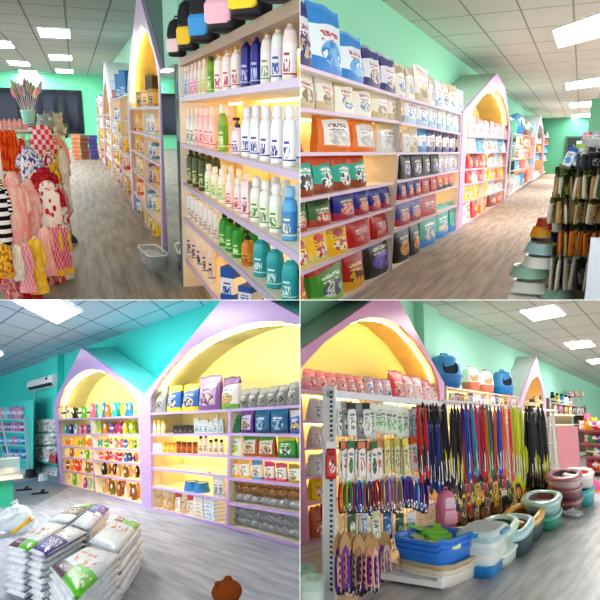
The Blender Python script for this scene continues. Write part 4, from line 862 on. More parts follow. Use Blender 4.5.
for i in range(11):
    a = (i - 5) / 5; spawn(wand(['#e8a0b0', '#a8c880', '#f0d0c0', '#c8a0c8', '#f4e8e0', '#d87a8a', '#90b8a0'][i % 7]), TL, (p.x + a * 3 * s, p.y + (i % 3 - 1) * 2 * s, p.z + .08), 0, (4.6 * s, 4.6 * s, (29 + (i * 7) % 9) * s), nth('feather cat wand', i, 11, 'in mint bucket, clothes rack'), 'cat wand', 'cat wands in the bucket', roll=a * .35)
# navy shoe-like thing dropped below the rack
p = TL.floor(72, 243); b = MB(); b.loft([(0, .4, .5), (.4, .45, .5), (.8, .3, .3, 0, .1), (1, .15, .2, 0, .15)], mat('#2a3a5a', .7), 14, 2.4); b2 = MB(); b2.loft([(0, .42, .52), (.12, .42, .52)], mat('#c8ccd4', .6), 14, 2.4)
spawn(('navy_slipper', b.mesh('slipper', True), [('sole', b2.mesh('sole', True))]), TL, tuple(p), .4, (.1, .22, .1), 'small navy slipper on floor beside clothes rack', 'slipper')
# =================================================================== BOTTOM LEFT: turquoise room with two house shelves and sacks
BL = Room('turquoise room', (-145, 428), 1.4, (150, 460), .02, (-1, -1))
XF = BL.floor(150, 508).x; XW = XF + .62; HC = 2.88; YB = 26
mTu = mat('#40d4cc', .6)
sheet(BL, 'floor_turquoise_room', plank_mat('#c4c6cf', '#b0b3be', '#8c90a2', .2, 2.2, .5), [(-4, .5, 0), (XW, .5, 0), (XW, YB, 0), (-4, YB, 0)])
sheet(BL, 'ceiling_turquoise_room', tile_ceiling_mat('#c0d0e0', '#7f94a6', .62, 1.15, 1.49, .1, .5), [(-4, .5, HC), (XW, .5, HC), (XW, YB, HC), (-4, YB, HC)], (0, 0, .05))
sheet(BL, 'wall_right_turquoise_room', mTu, [(XW, .5, 0), (XW, YB, 0), (XW, YB, HC), (XW, .5, HC)], (.08, 0, 0))
sheet(BL, 'wall_back_turquoise_room', mTu, [(-4, YB, 0), (XW, YB, 0), (XW, YB, HC), (-4, YB, HC)], (0, .08, 0))
sheet(BL, 'floor_dark_tiles', mat('#7d8ba0', .4), [tuple(BL.floor(u, v, .004)) for u, v in ((70, 486), (36, 505), (8, 503), (8, 484), (40, 478))], (0, 0, -.003))
ceiling_light(BL, HC, [(57.5, 324), (82.5, 311), (25, 281), (0, 294)], 'bright ceiling light panel at the top of turquoise room', 16)
ceiling_light(BL, HC, [(-6, 351), (1, 352), (3, 355), (-6, 357)], 'sliver of ceiling light at left edge, turquoise room', 12)
ya, yb = BL.y_at(64, XW, 2), BL.y_at(52.5, XW, 2); b = MB(); b.box(XW - .16, XW, ya, yb, 0, HC, mTu); struct('wall_pilaster_turquoise_room', b.mesh('pilaster'), BL)
mL = mat('#c9a8e2', .32); mI = mat('#efe3c8', .45); mBk = mat('#f6e3a6', .6); mSo = mat('#d8cfa8', .6); mYb = mat('#f4f2b4', .6); mRf = mat('#7ff0e8', .6)
# ---- right, larger house
root, R, off = shelving(BL, XF, 1, 'house_shelving', 'large lilac house-shaped shelving at right of turquoise room', 'shelving', [((146, 392), (151.5, 508)), ((229.5, 409), (226.5, 526)), ((325, 403), (325, 552))], [], .5, mL, mI, mBk, t=.03, w=.06, zb=1.36)
hb = lambda a, c, led=6: board(BL, root, off, XF, 1, BL.hit(*a, 0, XF), BL.hit(*c, 0, XF), .48, mL, mI, .03, led)
T1 = hb((149, 413), (229, 409), 0); T2 = hb((229, 409), (325, 403), 0)
L2 = hb((149, 434), (228, 433.5)); L3 = hb((149.5, 452.5), (228, 455)); L4 = hb((150, 467.5), (227, 475.5)); L5 = hb((150.5, 486), (226.5, 499)); L6 = hb((151, 507), (226, 525), 0)
R2 = hb((229, 433), (325, 434.5)); R3 = hb((229, 456), (325, 460)); R4 = hb((228, 477.5), (325, 486.5)); R5 = hb((227, 502), (325, 518)); R6 = hb((226.5, 525), (325, 552), 0)
arch_front(BL, XF, 1, root, off, [(142, 509), (142.5, 397), (236.5, 282), (335, 336), (335, 552)], [(326, 552), (326, 335), (300, 324), (280, 321.5), (260, 322), (243, 325), (225, 330.5), (205, 340), (190, 350), (175, 363), (163, 377), (154, 391), (150.5, 398), (151.5, 508)], .6, mL, mSo, mYb, mRf)
arch_strip(BL, XF, 1, root, off, [(300, 324), (280, 321.5), (260, 322), (243, 325), (225, 330.5), (205, 340), (190, 350), (175, 363), (163, 377), (154, 391)], 24)
C = 'pet treats'
J = lambda a, t=None, p=None, q=None, b_=None, x='#30303a', bl=None: pouch_mat(a, t, p, q, b_, text=x, blob=bl)
gr = J('#95989c', '#b0b4b6', None, ['#3a3a3c', '#a8a49a'], None, '#e8e8e8'); by = J('#2a6ab0', '#e8d83a', None, ['#d8c8a8', '#1a3a6a'], '#e0d030', '#f8f0d0'); pu = J('#8a5aa0', '#b08ac0', '#c8a8d0', ['#6a3a7a', '#d8c8a8'], None, '#5a2a6a'); wp = J('#f0ecf0', '#7a3a8a', None, ['#5a9a3a', '#d8a05a'], '#7ab04a', '#5a2a6a')
tp = 'on top ledge of large house'
fill(T1, 151, 168, 2, 22, [pouch(gr), pouch(gr, seed=1)], 'grey see-through treat bag', tp, C, 'grey treat bags', d=.2)
fill(T1, 169, 202, 2, 27, [pouch(by), pouch(by, seed=1)], 'blue and yellow treat bag', tp, C, 'blue and yellow bags', d=.2)
fill(T1, 202, 223, 1, 34, pouch(pu), 'large purple treat bag', tp, C, None, d=.22)
fill(T2, 224, 243, 1, 31, pouch(wp), 'white and purple treat bag', tp, C, None, d=.22)
fill(T2, 244, 291, 5, 19, [pouch(gr), pouch(gr, seed=2)], 'low grey treat bag', tp, C, 'grey treat bags', d=.2)
fill(T2, 291, 318, 2, 24, [pouch(gr), pouch(gr, seed=2)], 'taller grey treat bag at right', tp, C, 'grey treat bags', d=.2)
jr = lambda a, l_, t: jar(label_mat(a, l_, t, .15, .7), mat(t, .4), 'treat_jar')
fill(L2, 151, 168, 4, 13, jr('#f0e0b0', '#f8f0d0', '#e8b83a'), 'yellow-lidded treat jar', 'on second left shelf, large house', 'jar', 'yellow-lidded jars', wpx=5)
fill(L2, 176, 196, 4, 8, carton(label_mat('#2a2422', '#3a3432', '#8a7a6a', .1, .6)), 'low black box', 'on second left shelf, large house', 'box', None, wpx=5)
fill(L2, 197, 227, 6, 13, carton(label_mat('#e8eef0', '#f4f8f8', '#4a9ab0', .15, .7)), 'small white carton', 'on second left shelf, large house', 'box', None, wpx=5, jit=.2)
fill(L2, 217, 223, 1, 17, bottle(label_mat('#e8f0f4', '#f4f8fa', '#5a8ab8'), mat('#f4f4f4'), 'spray'), 'white spray bottle', 'behind cartons on second left shelf', 'bottle', None, wpx=7, inset=.2)
fill(L3, 152, 164, 3, 9, carton(label_mat('#e8e4e0', '#f8f4f0', '#8a9ac0', .2, .8)), 'small white packet box', 'on third left shelf, large house', 'box', None, wpx=4.5)
fill(L3, 165, 178, 3, 10, jr('#e8c040', '#f0d878', '#c8901a'), 'small yellow jar', 'on third left shelf, large house', 'jar', None, wpx=4.5)
fill(L3, 178, 200, 4, 11, jr('#a85a2a', '#c87a3a', '#7a3a1a'), 'small brown jar', 'on third left shelf, large house', 'jar', None, wpx=5.5)
fill(L3, 201, 227, 5, 17, bottle(label_mat('#f0ece4', '#e8e4dc', '#2a201c', .2, .55), mat('#1c1a1a'), 'flip'), 'white bottle with black cap', 'on third left shelf, large house', 'bottle', None, wpx=5, jit=.2)
@memo
def bowls2():
    b = MB(); b.loft([(0, .5, .5), (.2, .5, .5), (.9, .42, .42), (1, .44, .44), (.9, .36, .36), (.5, .3, .3)], mat('#2f8ac8', .3), 18, 2.4); g = MB(); g.loft([(.2, .3, .3), (.8, .36, .36), (.95, .3, .3)], mat('#4fc83a', .3), 16, 2.4); return ('double_bowl', b.mesh('bowl_rim', True), [('bowl_inside', g.mesh('bowl_inside', True))])
fill(L5, 187, 207, 2, 9, bowls2(), 'blue and green pet bowl', 'on nearly empty shelf, large house', 'bowl', None, d=.18)
fill(L5, 216, 227, 2, 21, carton(label_mat('#e0e4e4', '#f4f4f0', '#7a8a90', .1, .8)), 'white carton stack', 'at right end of nearly empty shelf', 'box', None, wpx=6)
fill(L4, 212, 214, 1, 1.5, carton(label_mat('#c8c0b0', '#d8d0c0', '#a89a80')), 'tiny flat card', 'on bare lit shelf, large house', 'card', None, wpx=3)
sn = [J('#d8b888', '#e8d8b8', None, ['#a86a3a', '#e8d8b0'], None), J('#f0e8dc', '#d83a3a', None, ['#c83a3a', '#f0e0c0'], None), J('#c89a5a', '#e8c890', None, ['#7a4a2a', '#e8d0a0'], None)]
fill(L6, 152, 175, 4, 17, [pouch(sn[0]), pouch(sn[2])], 'beige snack packet', 'on bottom left shelf, large house', C, 'snack packets', d=.1, rank=1)
fill(L6, 176, 202, 4, 19, [pouch(sn[1]), pouch(sn[0])], 'red and beige snack packet', 'on bottom left shelf, large house', C, 'snack packets', d=.1, rank=1)
for i in range(5): fill(L6, 204, 214, 1, 5, carton(label_mat('#e8e0d0', '#f4f0e8', '#b89a6a', .2, .7)), f'cream flat pack, {ORD[i]} from bottom of its pile', 'on bottom left shelf', 'box', 'cream flat packs', d=.3, zoff=i * .045)
for i in range(6): fill(L6, 215, 226, 1, 5, carton(label_mat('#d8e4e8', '#f4f8f8', '#7a9aa8', .2, .7)), f'white flat pack, {ORD[i]} from bottom of its pile', 'by house divider', 'box', 'white flat packs', d=.3, zoff=i * .045)
gp = J('#2a7a4a', '#3a9a5a', None, ['#1a4a2a', '#8ac89a'], None, '#e8f0e0'); pp = J('#6a3a9a', '#8a5ab0', '#e0d0e8', ['#7a3a2a', '#c8a090'], '#5a2a8a', '#4a1a6a'); bp = J('#2a6a9a', '#3a8ab0', None, ['#1a3a5a', '#8ac0d8'], '#1a4a7a', '#e0f0f8'); bp2 = J('#2a5ab0', '#e8e8f0', None, ['#e8c83a', '#1a2a6a'], None, '#f0f0f8')
fill(R2, 231, 242, 1, 18, pouch(gp), 'green treat pouch', 'on second right shelf, large house', C, None, d=.12)
fill(R2, 242, 256, 1, 24, pouch(pp), 'purple treat pouch', 'on second right shelf, large house', C, None, d=.12)
fill(R2, 256, 290, 2, 24, [pouch(bp), pouch(bp, seed=1)], 'teal blue treat pouch', 'on second right shelf, large house', C, None, d=.12)
fill(R2, 291, 322, 2, 23, pouch(bp2), 'bright blue treat pouch', 'on second right shelf, large house', C, None, d=.12)
wg = J('#f0f4ea', '#c8e078', None, ['#5aa03a', '#d8c83a'], '#e8f0c8', '#3a6a2a'); gb = J('#a8502a', '#4a9a3a', '#e8d8c0', ['#7a3a2a', '#c8b090'], '#b8602a', '#3a6a2a'); gg = J('#3a9a3a', '#d8c83a', None, ['#e8f0e0', '#2a5a2a'], '#2a7a2a', '#f0f8d8')
fill(R3, 231, 243, 1, 22, pouch(wg), 'white and lime treat pouch', 'on third right shelf, large house', C, None, d=.1)
fill(R3, 244, 277, 2, 22, [pouch(gb), pouch(gb, seed=1)], 'green and brown treat pouch', 'on third right shelf, large house', C, None, d=.1)
fill(R3, 279, 318, 2, 23, [pouch(gg), pouch(gg, seed=1)], 'bright green treat pouch', 'on third right shelf, large house', C, None, d=.1)
for i, (u0, u1, t, q) in enumerate(((231, 239, '#e8a84a', '#e8e8d8'), (240, 251, '#f0b85a', '#d8d8b0'), (252, 264, '#6a9ac8', '#e0e4e0'), (265, 276, '#d84a8a', '#e8d8b0'), (277, 288, '#e05a7a', '#e8dcc0'), (289, 302, '#b89a2a', '#d8d0a0'), (303, 318, '#4a9a7a', '#d8e0d0'))):
    fill(R4, u0, u1, 1, 18.5, pouch(J('#efe8d8', t, '#f0ece0', [q, '#8a7a5a'], t)), ['amber-topped', 'orange-topped', 'blue-topped', 'magenta-topped', 'rose-topped', 'olive-topped', 'green-topped'][i] + ' small treat pouch', 'on fourth right shelf, large house', C, 'small treat pouches', d=.08)
br = J('#c8965c', '#e0c498', None, ['#7a4a24', '#f0d4a0'], '#9a6a3c', '#4a2c18'); gy = J('#c4c8ca', '#e0e2e2', None, ['#8a8c90', '#e4e0d4'], '#9a9ea2', '#5a5c60')
for r in range(2):
    fill(R5, 229, 312, 9, 13, [pouch(br if r else gy), pouch(gy if (r == 0) else br, seed=1)], ['grey', 'brown'][r] + ' jerky bag slumped in ' + ['lower', 'upper'][r] + ' layer', 'on fifth right shelf', C, 'jerky bags', d=.16, tilt=-.7, zoff=r * .1, jit=.15)
fill(R5, 231, 312, 8, 13, pouch(br, seed=2), 'brown jerky bag slumped in top layer', 'on fifth right shelf', C, 'jerky bags', d=.16, tilt=-.5, zoff=.18, jit=.15)
for r in range(3):
    fill(R6, 228 + r * 2, 312, 9 - r, 14, [pouch(gy), pouch(gy, seed=3)], 'grey chew bag in ' + ['lowest', 'middle', 'topmost'][r] + ' layer', 'on bottom right shelf', C, 'grey chew bags', d=.18, tilt=-.8, zoff=r * .085, jit=.15)
# ---- left, smaller house
root, Sx, off = shelving(BL, XF, 1, 'house_shelving', 'smaller lilac house-shaped toy shelving at left of turquoise room', 'shelving', [((54.5, 405), (61.5, 484)), ((90.5, 418), (95, 492)), ((139.5, 396), (142.5, 505))], [], .5, mL, mI, mBk, w=.09, zb=1.36)
T = hb((57, 419), (138.5, 416), 0); F2 = hb((59, 434), (139, 434)); F3 = hb((59.5, 446), (139, 450)); F4 = hb((60, 456.5), (139.5, 464)); F5 = hb((61, 470), (140, 481)); F6 = hb((62, 483.5), (141.5, 504), 0)
arch_front(BL, XF, 1, root, off, [(60.5, 486), (53, 404), (82, 347.5), (143, 395), (148, 508)], [(142, 505), (138, 402), (125, 385.5), (110, 375), (101, 371), (92, 369), (84, 371), (77, 375), (70, 381), (65, 388), (60, 399), (57, 409), (63, 484)], .6, mL, mSo, mYb, mRf)
arch_strip(BL, XF, 1, root, off, [(138, 402), (125, 385.5), (110, 375), (92, 369), (77, 375), (65, 388), (58, 405)], 24)
@memo
def toy(c, c2, kind):
    m, m2 = mat(c, .45), mat(c2, .5); b = MB(); k = MB()
    if kind == 'ball': b.ball((0, 0, .5), .5, m, 12, 8); k.loft([(.42, .51, .51), (.58, .51, .51)], m2, 14); return ('toy_ball', b.mesh('ball', True), [('band', k.mesh('band', True))])
    if kind == 'ring':
        pts = [(.36 * math.cos(2*PI*i/16), 0, .5 + .36 * math.sin(2*PI*i/16)) for i in range(17)]; b.tube(pts, .14, m, 8); k.loft([(.0, .25, .2), (.08, .25, .2)], m2, 10); return ('toy_ring', b.mesh('ring', True), [('stand_tab', k.mesh('stand_tab'))])
    if kind == 'bone':
        b.tube([(-.34, 0, .5), (.34, 0, .5)], .16, m, 10)
        for sx in (-1, 1):
            for sz in (-1, 1): k.ball((sx * .36, 0, .5 + sz * .2), .2, m2, 10, 6)
        return ('toy_bone', b.mesh('bone_shaft', True), [('bone_knob', k.mesh('bone_knob', True))])
    b.loft([(0, .4, .4), (.3, .5, .48), (.8, .4, .4), (1, .15, .15)], m, 14, 2.2); k.ball((0, -.42, .6), (.2, .1, .18), m2, 8, 6); return ('pet_toy', b.mesh('toy_body', True), [('nose', k.mesh('nose', True))])
PAL = {'black': '#1c1c20', 'white': '#f2f2ee', 'green': '#5ac83a', 'mint': '#a8e0c0', 'pink': '#f07aa8', 'orange': '#f08a2a', 'yellow': '#f4d83a', 'blue': '#2f8ae0', 'purple': '#9a4ac8', 'teal': '#2ab8c8', 'red': '#e0342a', 'magenta': '#e0389a', 'brown': '#9a6236', 'tan': '#d8b078', 'navy': '#2a3a9a', 'cream': '#f0e4c8', 'lime': '#b8e02a', 'olive': '#7a7a3a'}
def toys(sh, u0, u1, h, cols, kinds, where, wp=None):
    cols = [c for k in range(len(cols)) for c in (cols[k], cols[(k * 2 + 3) % len(cols)])]; n = len(cols); w = (u1 - u0) / n
    for i, c in enumerate(cols):
        kd = kinds[i % len(kinds)]; c2 = 'white' if c != 'white' else 'black'; c2 = c if kd == 'bone' else c2
        fill(sh, u0 + w * i, u0 + w * (i + 1), 1, h, toy(PAL[c], PAL[c2], kd), f'{c} toy {kd}, {ORD[i]} from left' if kd != 'pet' else f'{c} pet toy, {ORD[i]} from left', where, 'pet toy', 'pet toys in the small house', wpx=(wp or w) * 1.55, inset=.05 + .12 * (i % 2), jit=.12)
toys(T, 58, 90, 11, ['red', 'white', 'white', 'black', 'white', 'green'], ['pet', 'pet', 'ball'], 'on top ledge, left half')
toys(T, 91, 137, 13, ['pink', 'mint', 'orange', 'teal', 'yellow', 'blue'], ['pet', 'pet', 'ring'], 'on top ledge, right half')
toys(F2, 61, 91, 9, ['blue', 'teal', 'navy', 'white', 'pink', 'pink'], ['pet', 'ball'], 'on second shelf, left half')
toys(F2, 92, 138, 12, ['teal', 'lime', 'orange', 'purple', 'magenta', 'yellow', 'lime'], ['ball', 'pet', 'ring'], 'on second shelf, right half')
toys(F3, 61, 92, 7, ['cream', 'orange', 'yellow', 'green', 'orange'], ['bone', 'pet'], 'on third shelf, left half')
toys(F3, 93, 138, 9, ['magenta', 'teal', 'green', 'white', 'pink', 'blue', 'yellow'], ['pet', 'ball', 'bone'], 'on third shelf, right half')
toys(F4, 61, 93, 8, ['tan', 'cream', 'brown', 'yellow', 'white', 'green'], ['pet', 'bone'], 'on fourth shelf, left half')
toys(F4, 94, 139, 8, ['blue', 'pink', 'red', 'pink', 'magenta', 'blue', 'navy'], ['bone', 'pet', 'ball'], 'on fourth shelf, right half')
toys(F5, 62, 94, 10, ['tan', 'brown', 'orange', 'red', 'cream', 'olive'], ['pet', 'pet', 'ball'], 'on fifth shelf, left half')
toys(F5, 96, 140, 12, ['brown', 'black', 'brown', 'tan', 'brown', 'tan'], ['pet', 'bone', 'pet'], 'on fifth shelf, right half')
toys(F6, 64, 96, 11, ['tan', 'cream', 'green', 'cream', 'purple', 'mint'], ['pet'], 'on bottom shelf, left half')
toys(F6, 97, 141, 14, ['cream', 'tan', 'olive', 'brown', 'cream', 'brown'], ['pet'], 'on bottom shelf, right half')
# ---- air conditioner on the wall
ya, yb = BL.y_at(52, XW - .28, 2.2), BL.y_at(26.5, XW - .28, 2.2); zt = BL.hit(50, 374, 0, XW - .28).z; zb_ = BL.hit(50, 386.5, 0, XW - .28).z
root = bpy.data.objects.new('air_conditioner', None); COL.objects.link(root); root.matrix_basis = BL.M @ Matrix.Translation((XW, ya, zb_)); ALL.append((root, BL)); tag(root, 'white wall air conditioner on the turquoise wall', 'air conditioner'); off = Matrix.Translation((-XW, -ya, -zb_))
mA = mat('#eef0f2', .35); b = MB(); b.poly([(XW, ya, zb_ + .03), (XW - .2, ya, zb_), (XW - .28, ya, zb_ + .1), (XW - .26, ya, zt - .04), (XW - .18, ya, zt), (XW, ya, zt)], mA, (0, yb - ya, 0)); add('casing', b.mesh('casing'), BL, parent=root, mtx=off)
b = MB(); b.hexa([(XW - .235, ya + .1, zb_ + .035), (XW - .285, ya + .1, zb_ + .1), (XW - .285, yb - .1, zb_ + .1), (XW - .235, yb - .1, zb_ + .035), (XW - .2, ya + .1, zb_ + .01), (XW - .27, ya + .1, zb_ + .11), (XW - .27, yb - .1, zb_ + .11), (XW - .2, yb - .1, zb_ + .01)], mat('#30343a', .4)); add('air_vent', b.mesh('air_vent'), BL, parent=root, mtx=off)
b = MB(); b.box(XW - .272, XW - .262, ya + .5, ya + .7, zt - .12, zt - .06, mat('#101418', .2)); add('display', b.mesh('display'), BL, parent=root, mtx=off)
b = MB(); b.tube([(XW - .03, yb + .1, zb_), (XW - .03, yb + .1, 1.2)], .02, mat('#c8e4e0', .5), 6); add('drain_pipe', b.mesh('drain_pipe', True), BL, parent=root, mtx=off)
# ---- racks on the far left
XR = 3.45; mWr = mat('#dfe8ee', .4)
root, W, off = shelving(BL, XR, 1, 'wire_shelf', 'white metal shelf of boxed goods at left edge, turquoise room', 'shelving', [((-4, 405), (4, 500)), ((23.5, 418), (28, 478))], [((-4, 418), (23.5, 419.5)), ((-3, 431), (24, 431.5)), ((-2, 444.5), (25, 445)), ((-1, 458.5), (26.5, 459)), ((2, 492), (28, 477))], .1, mat('#bfe0e0', .4), mat('#8fc8c8', .5), mTu, w=.08)
b = MB(); b.tube([BL.hit(1, 416, 0, XR - .02), BL.hit(9.5, 460, 0, XR - .02), BL.hit(13, 478, 0, XR - .02)], .03, mWr, 6); add('front_post', b.mesh('front_post', True), BL, parent=root, mtx=off)
for k, (shf, h, cs) in enumerate(zip(W, (11, 8, 8, 9, 12), (('#d890b8', '#8ac8e0', '#b87ac0'), ('#c85ab0', '#8a4aa8', '#d87ac8'), ('#3aa0e0', '#5ab8e8', '#d86ac0'), ('#2a8ad8', '#3a9ae0', '#2a70c0'), ('#b8d8dc', '#d8e4e4', '#8ab0b8')))):
    fill(shf, 0 + k, 22 + k, 4, h, [carton(label_mat(c, '#e8f0f4', c, .35, .65)) for c in cs], ['pink and blue', 'purple', 'blue and pink', 'deep blue', 'pale grey'][k] + ' boxed goods', 'on ' + ['top', 'second', 'third', 'fourth', 'bottom'][k] + ' metal shelf', 'box', 'boxes on the metal shelf', d=.085, inset=.0)
XH = 3.78
root, W, off = shelving(BL, XH, 1, 'display_rack', 'teal display rack of hanging packs beside the small house', 'rack', [((29, 418), (33, 478)), ((55, 419), (60, 484))], [((31, 460), (58, 464)), ((33, 477), (60, 484))], .28, mat('#3fb8ac', .5), mat('#3fb8ac', .5), mat('#2a9088', .6), w=.06)
hp = [hangpack(pouch_mat('#d8dcdc', '#f4f4f2', None, ['#7a8084', '#e8e0d0'], None), mat('#f0f0ee')), hangpack(pouch_mat('#b8b0a8', '#e8e4dc', None, ['#5a4a40', '#f0f0f0'], None), mat('#d8d4cc')), hangpack(pouch_mat('#e8ecec', '#8a9498', None, ['#3a4044', '#c8ccd0'], None), mat('#c0c8cc'))]
for r, (v0, v1) in enumerate(((419, 432), (433, 445), (446, 458))):
    for i in range(7):
        u = 30 + i * 4 + r * .5; p1 = BL.hit(u, v0, 0, XH + .05); p0 = BL.hit(u, v1, 0, XH + .05); s = BL.px(p0)
        spawn(hp[(i + r) % 3], BL, (XH + .08, p0.y, p0.z), -PI/2 + .5, (5.4 * s, .12, p1.z - p0.z), nth('grey hanging pack', i, 7, f'in {ORD[r]} row, teal display rack'), 'hanging pack', 'hanging packs on the teal rack')
fill(W[0], 39, 55, 4, 11, [pouch(J('#e8ecf0', '#c8d4e0', None, ['#a8b8d0', '#f4f4f4'], None))], 'white soft pack', 'on lower teal rack shelf', 'pack', 'white packs on the teal rack', d=.16)
fill(W[1], 38, 58, 5, 13, [pouch(J('#e4e8f0', '#d0d8e4', None, ['#b0b8d8', '#f4f4f4'], None))], 'large white soft pack', 'on bottom teal rack shelf', 'pack', 'white packs on the teal rack', d=.2)
fill(W[0], 49, 57, 1, 10, pouch(J('#b8202a', '#d03a3a', None, ['#8a1420', '#e86a5a'], None)), 'dark red soft pack', 'on lower teal rack shelf', 'pack', None, d=.12, inset=-.02)
# ---- teal counter with a clear box
root = bpy.data.objects.new('counter', None); COL.objects.link(root); p = BL.floor(13, 506); root.matrix_basis = BL.M @ Matrix.Translation((p.x, p.y, 0)); ALL.append((root, BL)); tag(root, 'teal counter with cream top at left edge, turquoise room', 'counter'); off = Matrix.Translation((-p.x, -p.y, 0))
zc = BL.hit(13, 479, 1, p.y).z
b = MB(); b.box(p.x - 1.6, p.x, p.y, p.y + 1.6, 0, zc, mat('#35b08c', .5)); add('counter_body', b.mesh('counter_body'), BL, parent=root, mtx=off)
b = MB(); b.box(p.x - 1.6, p.x + .12, p.y - .1, p.y + 1.7, zc, zc + .06, mat('#e8dcd0', .35)); add('counter_top', b.mesh('counter_top'), BL, parent=root, mtx=off)
q = BL.hit(7, 477, 1, p.y + .5); b = MB(); b.loft([(0, .5, .5), (1, .5, .5)], mat('#dff0f0', .05, alpha=.3), 24, 30); l_ = MB(); l_.loft([(.95, .52, .52), (1.02, .52, .52)], mat('#e8f4f4', .1, alpha=.7), 24, 30); g = MB(); g.loft([(.03, .42, .42), (.35, .36, .36), (.4, .2, .2)], mat('#e8dcc0', .7), 14)
spawn(('clear_box', b.mesh('box_walls'), [('box_lid', l_.mesh('box_lid')), ('filling', g.mesh('filling', True))]), BL, (q.x, p.y + .5, zc + .06), 0, (.3, .5, .26), 'clear plastic box on the teal counter', 'box')
# ---- floor things
@memo
def slipper():
    b = MB(); b.loft([(0, .4, .5), (.3, .45, .5), (.4, .4, .46)], mat('#20222a', .7), 14, 2.4); t = MB(); t.tube([(-.42, -.12, .3), (-.3, -.15, .8), (0, -.18, 1), (.3, -.15, .8), (.42, -.12, .3)], .1, mat('#2a2c34', .7), 8, 2); return ('slipper', b.mesh('sole', True), [('strap', t.mesh('strap', True))])
for i, (u, v) in enumerate(((24, 490.5), (40, 494))): p = BL.floor(u, v); spawn(slipper(), BL, tuple(p), 1.2, (.15, .3, .07), ['left black slipper on floor by teal counter', 'right black slipper on floor, nearer the sacks'][i], 'slipper', 'black slippers')
for i, (u, v, w, h, c, d) in enumerate(((31, 477.5, 12, 8, '#26282e', 'black bowl on floor below metal shelf'), (44, 480.5, 11, 7, '#e4e8ec', 'white bowl on floor below teal rack'))):
    p = BL.floor(u, v); s = BL.px(p); spawn(bowl(c, c, 'floor_bowl'), BL, tuple(p), 0, (w * s, w * s, h * s), d, 'bowl')
p = BL.floor(31, 471); s = BL.px(p); b = MB(); b.loft([(0, .36, .36), (1, .48, .48), (1, .42, .42), (.2, .34, .34)], mat('#c8dce0', .2, alpha=.8), 18, 2); t = MB(); t.loft([(.96, .5, .5), (1.03, .5, .5)], mat('#e8f0f4', .3), 18)
spawn(('waste_bin', b.mesh('bin', True), [('bin_rim', t.mesh('bin_rim', True))]), BL, tuple(p), 0, (10 * s, 10 * s, 15 * s), 'pale translucent waste bin behind the bowls', 'bin')
@memo
def crumpled(seed=1):
    b = MB(); rnd = random.Random(seed); n, k = 18, 10; rs = []
    for i in range(k + 1):
        a = -PI/2 + PI * i / k; rs.append([(.5 * math.cos(a) * math.cos(2*PI*j/n) * rnd.uniform(.75, 1.1), .5 * math.cos(a) * math.sin(2*PI*j/n) * rnd.uniform(.75, 1.1), .45 + .45 * math.sin(a) * rnd.uniform(.8, 1.15)) for j in range(n)])
    b.rings(rs, mat('#d8e4ea', .12, alpha=.6)); t = MB(); t.tube([(-.1, 0, .8), (.05, .05, .95), (.0, .1, 1.05)], [.14, .06, .12], mat('#e0eaf0', .15, alpha=.8), 8); return ('clear_bag', b.mesh('bag_body', False), [('tied_neck', t.mesh('tied_neck', True))])
p = BL.floor(16, 534); s = BL.px(p); spawn(crumpled(), BL, tuple(p), .5, (34 * s, 40 * s, 30 * s), 'crumpled clear plastic bag on floor at left edge', 'bag')
yk = p.y - .5; a = BL.hit(12, 533, 1, yk); c = BL.hit(30, 519.5, 1, yk - .1); b = MB(); b.tube([a, c], .022, mat('#e0b820', .5), 8); k = MB(); k.tube([c, c + (c - a) * .08], .03, mat('#c89a10', .5), 8); o = add('yellow_stick', b.mesh('stick', True), BL); tag(o, 'yellow stick lying against the clear plastic bag', 'stick'); add('stick_tip', k.mesh('stick_tip', True), BL, parent=o)
# ---- stacked white sacks
def sack_mat(pt):
    k = ('sack', pt)
    if k in MATS: return MATS[k]
    g = NT('printed_sack', .35); u, v, _, vec = g.uv(); c = g.mix(g.op('GREATER_THAN', g.noise(vec, 4), .55), '#e6ebf2', '#d6dde8')
    f = g.noise(vec, 7, detail=3); c = g.mix(g.op('MULTIPLY', g.rect(u, v, .2, .85, .42, .72), g.op('GREATER_THAN', f, .56)), c, '#d86a5a'); c = g.mix(g.op('MULTIPLY', g.rect(u, v, .3, .8, .4, .74), g.op('GREATER_THAN', f, .66)), c, '#7a4a4a')
    for (a, b_, c0, d, col) in pt:
        c = g.mix(g.rect(u, v, a, b_, c0, d), c, col); c = g.mix(g.op('MULTIPLY', g.rect(u, v, a + .06, b_ - .06, c0 + .08, d - .08), g.op('GREATER_THAN', g.noise(vec, 16), .55)), c, '#f4f4f8')
    g.l(c, g.b.inputs['Base Color']); bp_ = g.n('ShaderNodeBump'); bp_.inputs['Strength'].default_value = .35; g.l(g.noise(vec, 5), bp_.inputs['Height']); g.l(bp_.outputs[0], g.b.inputs['Normal']); MATS[k] = g.m; return g.m
